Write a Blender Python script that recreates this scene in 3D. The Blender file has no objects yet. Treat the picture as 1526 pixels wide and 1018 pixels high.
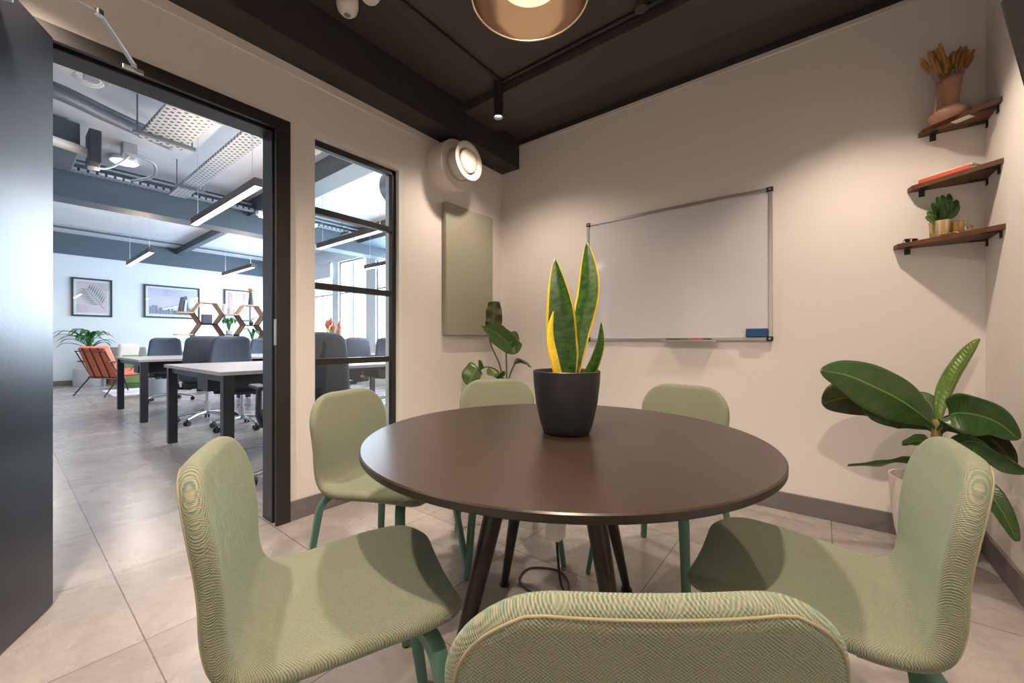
import bpy, bmesh, math, random
from mathutils import Vector, Matrix
random.seed(7)
PI = math.pi
S = bpy.context.scene
COL = S.collection

# ---------------------------------------------------------------- camera, world, exposure
cd = bpy.data.cameras.new('camera'); cam = bpy.data.objects.new('camera', cd); COL.objects.link(cam)
cd.sensor_width = 36.0; cd.lens = 594.0 / 1526 * 36; cd.clip_start = 0.02
cam.location = (0, 0, 1.0); cam.rotation_euler = (PI/2, 0, math.atan2(462, 594))
S.camera = cam
S.view_settings.view_transform = 'Standard'; S.view_settings.look = 'None'
S.view_settings.gamma = 1.0; S.view_settings.use_curve_mapping = False
S.view_settings.exposure = 0.13
W = bpy.data.worlds.new('sky'); S.world = W; W.use_nodes = True
bg = W.node_tree.nodes['Background']; bg.inputs[0].default_value = (0.80, 0.90, 1.0, 1); bg.inputs[1].default_value = 3.0

def light(name, kind, loc, energy, color, **kw):
    l = bpy.data.lights.new(name, kind); o = bpy.data.objects.new(name, l); COL.objects.link(o)
    l.energy = energy; l.color = color; o.location = loc
    rot = kw.pop('rot', None)
    if rot: o.rotation_euler = rot
    for k, v in kw.items(): setattr(l, k, v)
    return o
WARM = (1.0, 0.80, 0.625)
DAY = (0.72, 0.84, 1.0)
DOWN = [(-1.76, 2.11), (-1.86, 0.0), (0.14, 2.28), (0.05, 0.05)]     # black ceiling spots; the last, over the camera, is unseen and added for lighting
for (x, y), e, cone in zip(DOWN, (70, 190, 90, 205), (140, 124, 110, 160)):
    light('spot_bulb', 'SPOT', (x, y, 2.553), e, WARM, spot_size=math.radians(cone), spot_blend=0.75, shadow_soft_size=0.035)
light('pendant_bulb', 'SPOT', (-0.715, 1.01, 2.135), 82, WARM, spot_size=math.radians(142), spot_blend=0.9, shadow_soft_size=0.035)
# daylight through the office windows (wall y = 5.5)
for x0, x1 in ((-12.9, -10.4), (-10.1, -8.8), (-8.4, -7.0), (-6.6, -5.2), (-4.8, -3.2)):
    light('window_daylight', 'AREA', ((x0+x1)/2, 5.72, 2.05), 150*(x1-x0), DAY, shape='RECTANGLE', size=x1-x0, size_y=2.1, rot=(-PI/2, 0, 0))

# ---------------------------------------------------------------- materials
def mat(name, color=(0.5,)*3, rough=0.5, metal=0.0, bump=0.0, bscale=50, var=0.0, vscale=4, emit=None, estr=0, coat=0.0, spec=0.5):
    m = bpy.data.materials.new(name); m.use_nodes = True
    nt = m.node_tree; b = nt.nodes['Principled BSDF']
    b.inputs['Base Color'].default_value = (*color, 1); b.inputs['Roughness'].default_value = rough
    b.inputs['Metallic'].default_value = metal; b.inputs['Coat Weight'].default_value = coat
    b.inputs['Specular IOR Level'].default_value = spec
    if emit:
        b.inputs['Emission Color'].default_value = (*emit, 1); b.inputs['Emission Strength'].default_value = estr
    tc = nt.nodes.new('ShaderNodeTexCoord')
    if var > 0:
        n = nt.nodes.new('ShaderNodeTexNoise'); n.inputs['Scale'].default_value = vscale; n.inputs['Detail'].default_value = 5
        nt.links.new(tc.outputs['Object'], n.inputs['Vector'])
        mx = nt.nodes.new('ShaderNodeMix'); mx.data_type = 'RGBA'
        mx.inputs[6].default_value = (*[c*(1-var) for c in color], 1); mx.inputs[7].default_value = (*[min(1, c*(1+var)) for c in color], 1)
        nt.links.new(n.outputs['Fac'], mx.inputs[0]); nt.links.new(mx.outputs[2], b.inputs['Base Color'])
    if bump > 0:
        n2 = nt.nodes.new('ShaderNodeTexNoise'); n2.inputs['Scale'].default_value = bscale; n2.inputs['Detail'].default_value = 3
        nt.links.new(tc.outputs['Object'], n2.inputs['Vector'])
        bp = nt.nodes.new('ShaderNodeBump'); bp.inputs['Strength'].default_value = bump; bp.inputs['Distance'].default_value = 0.002
        nt.links.new(n2.outputs['Fac'], bp.inputs['Height']); nt.links.new(bp.outputs['Normal'], b.inputs['Normal'])
    return m
def N(nt, t, **kw):
    n = nt.nodes.new(t)
    for k, v in kw.items(): setattr(n, k, v)
    return n
def mth(nt, op, a, b=None, c=None):
    n = N(nt, 'ShaderNodeMath', operation=op)
    for i, v in enumerate((a, b, c)):
        if v is None: continue
        if isinstance(v, (int, float)): n.inputs[i].default_value = v
        else: nt.links.new(v, n.inputs[i])
    return n.outputs[0]
def mixc(nt, f, a, b):
    n = N(nt, 'ShaderNodeMix', data_type='RGBA')
    for s, v in ((0, f), (6, a), (7, b)):
        if isinstance(v, tuple): n.inputs[s].default_value = (*v, 1) if len(v) == 3 else v
        elif isinstance(v, (int, float)): n.inputs[s].default_value = v
        else: nt.links.new(v, n.inputs[s])
    return n.outputs[2]

def tile_mat():
    m = mat('stone_tile', (0.3, 0.28, 0.26), 0.4); nt = m.node_tree; b = nt.nodes['Principled BSDF']
    tc = nt.nodes['Texture Coordinate']
    mp = N(nt, 'ShaderNodeMapping'); mp.inputs['Location'].default_value = (0.57, -0.30, 0)
    nt.links.new(tc.outputs['Object'], mp.inputs['Vector'])
    br = N(nt, 'ShaderNodeTexBrick'); br.offset = 0; br.squash = 1
    br.inputs['Scale'].default_value = 1; br.inputs['Brick Width'].default_value = 0.61; br.inputs['Row Height'].default_value = 0.61
    br.inputs['Mortar Size'].default_value = 0.0022; br.inputs['Mortar Smooth'].default_value = 0.2; br.inputs['Bias'].default_value = 0
    br.inputs['Color1'].default_value = (0.315, 0.29, 0.28, 1); br.inputs['Color2'].default_value = (0.385, 0.355, 0.34, 1)
    br.inputs['Mortar'].default_value = (0.14, 0.12, 0.105, 1)
    nt.links.new(mp.outputs[0], br.inputs['Vector'])
    n1 = N(nt, 'ShaderNodeTexNoise'); n1.inputs['Scale'].default_value = 2.4; n1.inputs['Detail'].default_value = 8; n1.inputs['Distortion'].default_value = 0.8
    nt.links.new(tc.outputs['Object'], n1.inputs['Vector'])
    n2 = N(nt, 'ShaderNodeTexNoise'); n2.inputs['Scale'].default_value = 9; n2.inputs['Detail'].default_value = 8; n2.inputs['Roughness'].default_value = 0.7; n2.inputs['Distortion'].default_value = 1.6
    nt.links.new(tc.outputs['Object'], n2.inputs['Vector'])
    f = mth(nt, 'ADD', mth(nt, 'MULTIPLY', n1.outputs['Fac'], 0.7), mth(nt, 'MULTIPLY', n2.outputs['Fac'], 0.5))
    mr = N(nt, 'ShaderNodeMapRange'); mr.inputs[1].default_value = 0.4; mr.inputs[2].default_value = 0.8; mr.inputs[3].default_value = 0.72; mr.inputs[4].default_value = 1.25
    nt.links.new(f, mr.inputs[0])
    mx = N(nt, 'ShaderNodeMix', data_type='RGBA', blend_type='MULTIPLY'); mx.inputs[0].default_value = 1
    nt.links.new(br.outputs['Color'], mx.inputs[6]); nt.links.new(mr.outputs[0], mx.inputs[7])
    nt.links.new(mx.outputs[2], b.inputs['Base Color'])
    r = N(nt, 'ShaderNodeMapRange'); r.inputs[3].default_value = 0.23; r.inputs[4].default_value = 0.31
    nt.links.new(n1.outputs['Fac'], r.inputs[0]); nt.links.new(r.outputs[0], b.inputs['Roughness'])
    bp = N(nt, 'ShaderNodeBump'); bp.inputs['Strength'].default_value = 0.25; bp.inputs['Distance'].default_value = 0.003
    h = mth(nt, 'SUBTRACT', mth(nt, 'MULTIPLY', n2.outputs['Fac'], 0.4), br.outputs['Fac'])
    nt.links.new(h, bp.inputs['Height']); nt.links.new(bp.outputs['Normal'], b.inputs['Normal'])
    return m

def weave_mat():
    """two-tone woven wool: teal ground, sand-coloured knots, 3 mm weave, from the shell's UVs in metres"""
    m = mat('woven_wool', (0.2, 0.35, 0.28), 0.9, spec=0.2); nt = m.node_tree; b = nt.nodes['Principled BSDF']
    uv = N(nt, 'ShaderNodeUVMap'); sp = N(nt, 'ShaderNodeSeparateXYZ'); nt.links.new(uv.outputs[0], sp.inputs[0])
    k = 2*PI/0.0046
    wb_ = N(nt, 'ShaderNodeTexNoise'); wb_.inputs['Scale'].default_value = 28; wb_.inputs['Detail'].default_value = 1; nt.links.new(uv.outputs[0], wb_.inputs['Vector'])
    ws = N(nt, 'ShaderNodeSeparateColor'); nt.links.new(wb_.outputs['Color'], ws.inputs[0])
    su = mth(nt, 'SINE', mth(nt, 'MULTIPLY_ADD', sp.outputs[0], k, mth(nt, 'MULTIPLY', ws.outputs[0], 16.0))); sv = mth(nt, 'SINE', mth(nt, 'MULTIPLY_ADD', sp.outputs[1], k, mth(nt, 'MULTIPLY', ws.outputs[1], 16.0)))
    w = mth(nt, 'ADD', mth(nt, 'MULTIPLY', mth(nt, 'MULTIPLY', su, sv), 0.6), mth(nt, 'MULTIPLY', mth(nt, 'SINE', mth(nt, 'MULTIPLY', mth(nt, 'ADD', sp.outputs[0], sp.outputs[1]), k)), 0.35))
    nz = N(nt, 'ShaderNodeTexNoise'); nz.inputs['Scale'].default_value = 300; nt.links.new(uv.outputs[0], nz.inputs['Vector'])
    w2 = mth(nt, 'ADD', mth(nt, 'MULTIPLY', w, 0.9), mth(nt, 'MULTIPLY', mth(nt, 'SUBTRACT', nz.outputs['Fac'], 0.5), 1.0))
    mr = N(nt, 'ShaderNodeMapRange'); mr.inputs[1].default_value = -0.6; mr.inputs[2].default_value = 0.7
    nt.links.new(w2, mr.inputs[0])
    c = mixc(nt, mr.outputs[0], (0.066, 0.150, 0.122), (0.345, 0.28, 0.185))
    nt.links.new(c, b.inputs['Base Color'])
    b.inputs['Sheen Weight'].default_value = 0.25; b.inputs['Sheen Roughness'].default_value = 0.4
    b.inputs['Sheen Tint'].default_value = (0.55, 0.9, 0.75, 1)
    bp = N(nt, 'ShaderNodeBump'); bp.inputs['Strength'].default_value = 0.5; bp.inputs['Distance'].default_value = 0.0012
    nt.links.new(w, bp.inputs['Height']); nt.links.new(bp.outputs['Normal'], b.inputs['Normal'])
    return m

def wood_mat(name, c1, c2, scale=14, axis=0, rough=0.5):
    m = mat(name, c1, rough); nt = m.node_tree; b = nt.nodes['Principled BSDF']; tc = nt.nodes['Texture Coordinate']
    mp = N(nt, 'ShaderNodeMapping'); s = [1.0]*3; s[axis] = 0.12; mp.inputs['Scale'].default_value = s
    nt.links.new(tc.outputs['Object'], mp.inputs['Vector'])
    n = N(nt, 'ShaderNodeTexNoise'); n.inputs['Scale'].default_value = scale; n.inputs['Detail'].default_value = 8; n.inputs['Roughness'].default_value = 0.65; n.inputs['Distortion'].default_value = 0.6
    nt.links.new(mp.outputs[0], n.inputs['Vector'])
    mr = N(nt, 'ShaderNodeMapRange'); mr.inputs[1].default_value = 0.3; mr.inputs[2].default_value = 0.7
    nt.links.new(n.outputs['Fac'], mr.inputs[0])
    nt.links.new(mixc(nt, mr.outputs[0], c1, c2), b.inputs['Base Color'])
    return m

def leaf_mat(name, base, alt, vein, margin=None, mstart=0.75, rough=0.35, bands=0, veinw=0.05, trans=0.0):
    """leaf colours from UV: u across (-1..1 stored 0..1), v along"""
    m = mat(name, base, rough); nt = m.node_tree; b = nt.nodes['Principled BSDF']
    uv = N(nt, 'ShaderNodeUVMap'); sp = N(nt, 'ShaderNodeSeparateXYZ'); nt.links.new(uv.outputs[0], sp.inputs[0])
    au = mth(nt, 'ABSOLUTE', mth(nt, 'MULTIPLY_ADD', sp.outputs[0], 2.0, -1.0))
    mp = N(nt, 'ShaderNodeMapping'); mp.inputs['Scale'].default_value = (2.0, 16.0, 1) if bands else (3, 7, 1); nt.links.new(uv.outputs[0], mp.inputs['Vector'])
    nz = N(nt, 'ShaderNodeTexNoise'); nz.inputs['Scale'].default_value = 1.6; nz.inputs['Detail'].default_value = 6; nz.inputs['Distortion'].default_value = 0.7
    nt.links.new(mp.outputs[0], nz.inputs['Vector'])
    mr = N(nt, 'ShaderNodeMapRange'); mr.inputs[1].default_value = 0.4; mr.inputs[2].default_value = 0.62; nt.links.new(nz.outputs['Fac'], mr.inputs[0])
    c = mixc(nt, mr.outputs[0], base, alt)
    v = N(nt, 'ShaderNodeMapRange'); v.inputs[1].default_value = veinw; v.inputs[2].default_value = veinw*0.3; nt.links.new(au, v.inputs[0])
    c = mixc(nt, v.outputs[0], c, vein)
    if margin:
        nz2 = N(nt, 'ShaderNodeTexNoise'); nz2.inputs['Scale'].default_value = 9; nt.links.new(uv.outputs[0], nz2.inputs['Vector'])
        a2 = mth(nt, 'ADD', au, mth(nt, 'MULTIPLY', mth(nt, 'SUBTRACT', nz2.outputs['Fac'], 0.5), 0.12))
        g = N(nt, 'ShaderNodeMapRange'); g.inputs[1].default_value = mstart; g.inputs[2].default_value = mstart+0.08; nt.links.new(a2, g.inputs[0])
        c = mixc(nt, g.outputs[0], c, margin)
    else:   # side veins
        wv = mth(nt, 'SINE', mth(nt, 'MULTIPLY', mth(nt, 'SUBTRACT', sp.outputs[1], mth(nt, 'MULTIPLY', au, 0.10)), 150.0))
        bp = N(nt, 'ShaderNodeBump'); bp.inputs['Strength'].default_value = 0.12; bp.inputs['Distance'].default_value = 0.002
        nt.links.new(wv, bp.inputs['Height']); nt.links.new(bp.outputs['Normal'], b.inputs['Normal'])
    nt.links.new(c, b.inputs['Base Color'])
    b.inputs['Subsurface Weight'].default_value = trans; b.inputs['Subsurface Radius'].default_value = (0.01, 0.02, 0.005)
    return m

def glass_mat(name, tint=(0.93, 0.96, 0.97), refl=0.08, rough=0.0, ior=1.45, gcol=(1, 1, 1)):
    m = bpy.data.materials.new(name); m.use_nodes = True; nt = m.node_tree; nt.nodes.clear()
    o = N(nt, 'ShaderNodeOutputMaterial'); t = N(nt, 'ShaderNodeBsdfTransparent'); t.inputs[0].default_value = (*tint, 1)
    g = N(nt, 'ShaderNodeBsdfGlossy'); g.inputs['Roughness'].default_value = rough; g.inputs[0].default_value = (*gcol, 1)
    fr = N(nt, 'ShaderNodeFresnel'); ge = N(nt, 'ShaderNodeNewGeometry')
    nt.links.new(mth(nt, 'MULTIPLY_ADD', ge.outputs['Backfacing'], 1/ior-ior, ior), fr.inputs[0])
    f = mth(nt, 'MINIMUM', mth(nt, 'ADD', fr.outputs[0], refl), 1.0)
    mx = N(nt, 'ShaderNodeMixShader'); nt.links.new(f, mx.inputs[0]); nt.links.new(t.outputs[0], mx.inputs[1]); nt.links.new(g.outputs[0], mx.inputs[2])
    nt.links.new(mx.outputs[0], o.inputs[0]); return m

def emit_mat(name, color, strength):
    m = mat(name, color, 0.5, emit=color, estr=strength); return m

M = {}
M['tile'] = tile_mat()
M['wall'] = mat('plaster_white', (0.78, 0.75, 0.72), 0.75, bump=0.15, bscale=180)
M['wall_in'] = mat('plaster_offwhite', (0.75, 0.715, 0.69), 0.75, bump=0.12, bscale=180)
M['ceil_dark'] = mat('ceiling_dark_brown', (0.052, 0.044, 0.041), 0.6, bump=0.3, bscale=25, var=0.1)
M['beam_dark'] = mat('beam_dark', (0.030, 0.026, 0.025), 0.55, bump=0.2, bscale=30)
M['base'] = mat('skirting_grey', (0.16, 0.145, 0.145), 0.45)
M['door_blk'] = mat('door_black_paint', (0.022, 0.026, 0.034), 0.30, bump=0.12, bscale=120)
M['frame_blk'] = mat('frame_black_paint', (0.022, 0.02, 0.02), 0.38)
M['office_wall'] = mat('office_wall_white', (0.62, 0.66, 0.69), 0.7)
M['office_ceil'] = mat('office_ceiling_concrete', (0.50, 0.52, 0.55), 0.75, var=0.15, vscale=1.5, bump=0.3, bscale=12)
M['office_beam'] = mat('office_beam_blue_grey', (0.075, 0.10, 0.125), 0.6)
M['alu'] = mat('brushed_aluminium', (0.55, 0.55, 0.56), 0.32, 0.9)
M['chrome'] = mat('chrome', (0.75, 0.75, 0.76), 0.15, 1.0)
M['galv'] = mat('galvanised_steel', (0.36, 0.40, 0.44), 0.45, 0.5)
M['white_pl'] = mat('white_plastic', (0.80, 0.78, 0.76), 0.4)
M['valve'] = mat('valve_white_metal', (0.72, 0.67, 0.62), 0.45)
M['fabric'] = weave_mat()
M['piping'] = mat('sand_piping', (0.27, 0.24, 0.16), 0.85)
M['teal'] = mat('teal_lacquer', (0.075, 0.185, 0.145), 0.42, coat=0.1)
M['table'] = wood_mat('table_dark_oak', (0.027, 0.017, 0.013), (0.035, 0.022, 0.017), 30, 0, 0.30)
M['table_edge'] = mat('table_edge_black', (0.018, 0.013, 0.011), 0.4)
M['leg_dark'] = mat('table_leg_dark', (0.022, 0.015, 0.012), 0.35)
M['pot_blk'] = mat('pot_anthracite', (0.012, 0.012, 0.015), 0.45, bump=0.1, bscale=200)
M['soil'] = mat('soil', (0.05, 0.03, 0.02), 0.95, bump=1.0, bscale=120)
M['pot_white'] = mat('pot_white', (0.62, 0.58, 0.54), 0.5)
M['panel'] = mat('panel_sage_felt', (0.36, 0.355, 0.285), 0.95, bump=0.5, bscale=500, spec=0.1)
M['wb'] = mat('whiteboard_enamel', (0.64, 0.64, 0.67), 0.09, spec=0.6)
M['black'] = mat('black_plastic', (0.015, 0.015, 0.016), 0.4)
M['blue'] = mat('blue_felt', (0.01, 0.07, 0.22), 0.7, bump=0.5, bscale=300)
M['green'] = mat('green_cap', (0.01, 0.16, 0.07), 0.4)
M['red'] = mat('red_cap', (0.5, 0.03, 0.03), 0.4)
M['walnut'] = wood_mat('walnut', (0.16, 0.058, 0.022), (0.055, 0.021, 0.010), 16, 0, 0.5)
M['iron'] = mat('black_iron', (0.012, 0.011, 0.011), 0.5)
M['terra'] = mat('blush_ceramic', (0.44, 0.24, 0.165), 0.38)
M['wheat'] = mat('dry_wheat', (0.42, 0.22, 0.07), 0.85)
M['straw'] = mat('dry_straw', (0.30, 0.19, 0.08), 0.85)
M['brass'] = mat('brass', (0.60, 0.40, 0.12), 0.25, 0.9)
M['gold_cer'] = mat('gold_glaze', (0.55, 0.38, 0.15), 0.22, 0.55)
M['paper'] = mat('paper', (0.75, 0.70, 0.64), 0.8)
M['cover_red'] = mat('cover_red', (0.62, 0.10, 0.05), 0.6)
M['tvb'] = mat('tv_bezel', (0.005, 0.004, 0.007), 0.7, spec=0.15)
M['tvs'] = mat('tv_screen', (0.012, 0.010, 0.010), 0.16)
M['glass'] = glass_mat('clear_glass', refl=0.02)
M['shade'] = glass_mat('smoked_glass', (0.74, 0.58, 0.50), refl=0.42, rough=0.16, gcol=(1.0, 0.84, 0.74))
M['rim'] = mat('gold_rim', (0.85, 0.70, 0.50), 0.2, 0.8)
M['lamp_in'] = mat('lamp_reflector', (0.80, 0.64, 0.48), 0.35, emit=(1.0, 0.70, 0.40), estr=0.6)
M['bulb'] = emit_mat('bulb_glow', (1.0, 0.86, 0.66), 9)
M['strip'] = emit_mat('strip_glow', (1.0, 0.80, 0.66), 9)
M['strip_cool'] = emit_mat('tube_glow', (0.92, 0.95, 1.0), 5)
M['snake'] = leaf_mat('snake_plant', (0.006, 0.038, 0.004), (0.035, 0.10, 0.010), (0.012, 0.05, 0.006), (0.66, 0.46, 0.015), 0.80, 0.32, bands=1)
M['snake_y'] = leaf_mat('snake_plant_yellow', (0.55, 0.42, 0.03), (0.70, 0.52, 0.04), (0.4, 0.35, 0.03), (0.75, 0.5, 0.02), 0.5, 0.35, bands=1)
M['banana'] = leaf_mat('banana_leaf', (0.022, 0.085, 0.018), (0.055, 0.085, 0.022), (0.16, 0.26, 0.07), None, rough=0.3, trans=0.0)
M['banana_l'] = leaf_mat('banana_leaf_young', (0.10, 0.17, 0.015), (0.05, 0.13, 0.015), (0.22, 0.28, 0.04), None, rough=0.3)
M['banana_d'] = leaf_mat('banana_leaf_dark', (0.03, 0.055, 0.012), (0.05, 0.04, 0.015), (0.10, 0.13, 0.03), None, rough=0.35)
M['calathea'] = leaf_mat('corner_plant_leaf', (0.05, 0.15, 0.03), (0.08, 0.12, 0.03), (0.2, 0.28, 0.06), None, rough=0.3)
M['calathea_b'] = leaf_mat('corner_plant_leaf_brown', (0.035, 0.10, 0.02), (0.10, 0.045, 0.02), (0.1, 0.1, 0.03), None, rough=0.45)
M['stem'] = mat('stem_green', (0.10, 0.14, 0.03), 0.5)
M['rubber'] = leaf_mat('rubber_leaf', (0.018, 0.07, 0.012), (0.03, 0.10, 0.02), (0.05, 0.13, 0.03), None, rough=0.3)
M['rubber_y'] = leaf_mat('rubber_leaf_light', (0.10, 0.17, 0.03), (0.07, 0.15, 0.03), (0.15, 0.2, 0.05), None, rough=0.35)
M['palm'] = leaf_mat('palm_leaf', (0.03, 0.14, 0.04), (0.05, 0.20, 0.05), (0.08, 0.22, 0.06), None, rough=0.4)
M['desk_top'] = wood_mat('desk_grey_oak', (0.30, 0.27, 0.27), (0.38, 0.345, 0.34), 10, 1, 0.4)
M['desk_leg'] = mat('desk_black_steel', (0.018, 0.018, 0.022), 0.4)
M['office_fab'] = mat('office_chair_fabric', (0.055, 0.065, 0.09), 0.85, bump=0.3, bscale=300)
M['seat_blk'] = mat('office_seat_black', (0.014, 0.015, 0.02), 0.8)
M['leather'] = mat('orange_leather', (0.62, 0.13, 0.05), 0.45, bump=0.2, bscale=60)
M['leather_back'] = mat('tan_strap', (0.16, 0.06, 0.03), 0.5)
M['cream'] = mat('cream_cushion', (0.72, 0.65, 0.58), 0.9)
M['greyfab'] = mat('grey_upholstery', (0.22, 0.19, 0.18), 0.9)
M['greenfab'] = mat('green_upholstery', (0.22, 0.36, 0.14), 0.9)
M['rug'] = mat('pale_rug', (0.72, 0.73, 0.75), 0.95, bump=0.8, bscale=90)
M['plywood'] = wood_mat('plywood', (0.55, 0.33, 0.18), (0.46, 0.26, 0.14), 12, 1, 0.5)
M['fpot'] = mat('fibre_pot_grey', (0.42, 0.44, 0.47), 0.8)
M['pink'] = mat('print_pink', (0.72, 0.55, 0.56), 0.6)
M['mount'] = mat('print_mount', (0.80, 0.80, 0.82), 0.7)
M['lilac'] = mat('print_lilac', (0.62, 0.53, 0.66), 0.6, var=0.12, vscale=3)
M['magenta'] = mat('print_magenta', (0.66, 0.36, 0.62), 0.6, var=0.35, vscale=5)
M['leafprint'] = mat('print_leaf_green', (0.10, 0.20, 0.17), 0.6)
M['towers'] = mat('print_towers', (0.13, 0.15, 0.20), 0.6)
M['cladding'] = mat('blind_fabric', (0.62, 0.65, 0.68), 0.9)
M['coral'] = mat('coral_petal', (0.75, 0.16, 0.08), 0.6)
def perforated():
    m = mat('perforated_steel', (0.36, 0.40, 0.44), 0.45, 0.4); nt = m.node_tree; tc = nt.nodes['Texture Coordinate']
    sp = N(nt, 'ShaderNodeSeparateXYZ'); nt.links.new(tc.outputs['Object'], sp.inputs[0])
    a = mth(nt, 'MULTIPLY', mth(nt, 'SINE', mth(nt, 'MULTIPLY', sp.outputs[0], 75.0)), mth(nt, 'SINE', mth(nt, 'MULTIPLY', sp.outputs[1], 75.0)))
    f = mth(nt, 'GREATER_THAN', a, 0.45)
    nt.links.new(mixc(nt, f, (0.36, 0.40, 0.44), (0.03, 0.035, 0.04)), nt.nodes['Principled BSDF'].inputs['Base Color']); return m
M['perf'] = perforated()
M['dark_steel'] = mat('dark_steel', (0.11, 0.135, 0.16), 0.45, 0.3)
M['cable'] = mat('cable_black', (0.01, 0.01, 0.01), 0.5)
M['cable_w'] = mat('cable_white', (0.6, 0.62, 0.65), 0.5)
M['charcoal'] = mat('charcoal_ceramic', (0.035, 0.038, 0.05), 0.4)

# ---------------------------------------------------------------- mesh helpers
class MB:
    def __init__(s): s.v = []; s.f = []; s.uv = []; s.mi = []
    def add(s, vs, fs, mi=0, uvs=None):
        o = len(s.v); s.v += [tuple(v) for v in vs]
        for i, f in enumerate(fs):
            s.f.append([o+k for k in f]); s.mi.append(mi); s.uv.append(uvs[i] if uvs else None)
        return s
    def box(s, x0, x1, y0, y1, z0, z1, mi=0):
        vs = [(x, y, z) for x in (x0, x1) for y in (y0, y1) for z in (z0, z1)]
        return s.add(vs, [(0,1,3,2), (4,6,7,5), (0,4,5,1), (2,3,7,6), (0,2,6,4), (1,5,7,3)], mi)
    def obox(s, c, ax, ay, az, mi=0):
        """oriented box: centre and three half-axis vectors"""
        c = Vector(c); ax, ay, az = Vector(ax), Vector(ay), Vector(az)
        vs = [c + i*ax + j*ay + k*az for i in (-1, 1) for j in (-1, 1) for k in (-1, 1)]
        return s.add(vs, [(0,1,3,2), (4,6,7,5), (0,4,5,1), (2,3,7,6), (0,2,6,4), (1,5,7,3)], mi)
    def tube(s, pts, r, n=10, cap=True, mi=0, sx=1.0, sy=1.0, up=None, square=False):
        pts = [Vector(p) for p in pts]; m = len(pts)
        rs = r if isinstance(r, (list, tuple)) else [r]*m
        rings = []; a = None
        for i, p in enumerate(pts):
            d = (pts[min(i+1, m-1)] - pts[max(i-1, 0)]).normalized()
            if a is None:
                u = Vector(up) if up else (Vector((0, 0, 1)) if abs(d.z) < 0.9 else Vector((1, 0, 0)))
                a = (u - d*u.dot(d)).normalized()
            else:
                a = (a - d*a.dot(d)).normalized()
            b = d.cross(a)
            if square:
                ring = [p + rs[i]*(sx*a*ca + sy*b*cb) for ca, cb in ((1, 0.8), (0.8, 1), (-0.8, 1), (-1, 0.8), (-1, -0.8), (-0.8, -1), (0.8, -1), (1, -0.8))]
            else:
                ring = [p + rs[i]*(sx*a*math.cos(2*PI*k/n) + sy*b*math.sin(2*PI*k/n)) for k in range(n)]
            rings.append(ring)
        k = len(rings[0]); vs = [v for R in rings for v in R]; fs = []
        for i in range(m-1):
            for j in range(k): fs.append((i*k+j, i*k+(j+1) % k, (i+1)*k+(j+1) % k, (i+1)*k+j))
        if cap: fs.append(tuple(reversed(range(k)))); fs.append(tuple((m-1)*k+j for j in range(k)))
        return s.add(vs, fs, mi)
    def lathe(s, prof, n=32, c=(0, 0, 0), mi=0, axis='z', sx=1, sy=1):
        vs = []; fs = []
        for (r, z) in prof:
            for j in range(n):
                a = 2*PI*j/n; x, y = r*math.cos(a)*sx, r*math.sin(a)*sy
                p = (x, y, z) if axis == 'z' else ((z, x, y) if axis == 'x' else (x, z, y))
                vs.append((p[0]+c[0], p[1]+c[1], p[2]+c[2]))
        for i in range(len(prof)-1):
            for j in range(n): fs.append((i*n+j, i*n+(j+1) % n, (i+1)*n+(j+1) % n, (i+1)*n+j))
        return s.add(vs, fs, mi)
    def prism(s, poly, z0, z1, mi=0):
        n = len(poly); vs = [(x, y, z0) for x, y in poly] + [(x, y, z1) for x, y in poly]
        fs = [tuple(reversed(range(n))), tuple(range(n, 2*n))] + [(i, (i+1) % n, n+(i+1) % n, n+i) for i in range(n)]
        return s.add(vs, fs, mi)
    def ribbon(s, path, width, side, nu=8, nv=24, fold=0.0, mi=0, curl=0.0, wave=0.0, twist=0.0):
        """leaf blade along a smoothed path; side = sideways vector (or a list of them); fold lifts the edges"""
        P = catmull([Vector(p) for p in path], nv)
        sides = [Vector(q).normalized() for q in side] if isinstance(side[0], (tuple, list, Vector)) else [Vector(side).normalized()]*2
        vs = []; uvg = []
        ph = random.random()*6
        for i, p in enumerate(P):
            t = i/(len(P)-1)
            d = (P[min(i+1, len(P)-1)] - P[max(i-1, 0)]).normalized()
            q = t*(len(sides)-1); k = min(int(q), len(sides)-2); sd = sides[k].lerp(sides[k+1], q-k)
            sd = (sd - d*sd.dot(d)).normalized(); nrm = d.cross(sd)
            if twist: sd = (math.cos(twist*t)*sd + math.sin(twist*t)*nrm); nrm = d.cross(sd)
            w = width(t)
            for j in range(nu+1):
                u = -1 + 2*j/nu
                vs.append(p + sd*u*w*math.cos(fold*abs(u)) + nrm*(abs(u)*w*math.sin(fold) - curl*u*u*w + wave*w*math.sin(t*17+ph+(2 if u > 0 else 0))*abs(u)))
                uvg.append((j/nu, t))
        fs = []; uvs = []
        for i in range(len(P)-1):
            for j in range(nu):
                q = (i*(nu+1)+j, i*(nu+1)+j+1, (i+1)*(nu+1)+j+1, (i+1)*(nu+1)+j)
                fs.append(q); uvs.append([uvg[k] for k in q])
        return s.add(vs, fs, mi, uvs)
    def build(s, name, m, parent=None, smooth=False, bevel=0, solid=0, seg=2, angle=35):
        me = bpy.data.meshes.new(name); me.from_pydata(s.v, [], s.f)
        for mm in (m if isinstance(m, (list, tuple)) else [m]): me.materials.append(mm)
        for i, p in enumerate(me.polygons): p.material_index = s.mi[i]
        if any(u for u in s.uv):
            L = me.uv_layers.new(name='UVMap')
            for i, p in enumerate(me.polygons):
                if s.uv[i]:
                    for k, li in enumerate(p.loop_indices): L.data[li].uv = s.uv[i][k]
        bm = bmesh.new(); bm.from_mesh(me)
        if not solid: bmesh.ops.recalc_face_normals(bm, faces=bm.faces)
        bm.to_mesh(me); bm.free()
        if smooth:
            me.shade_smooth()
            if smooth != 'all': me.set_sharp_from_angle(angle=math.radians(angle))
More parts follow.
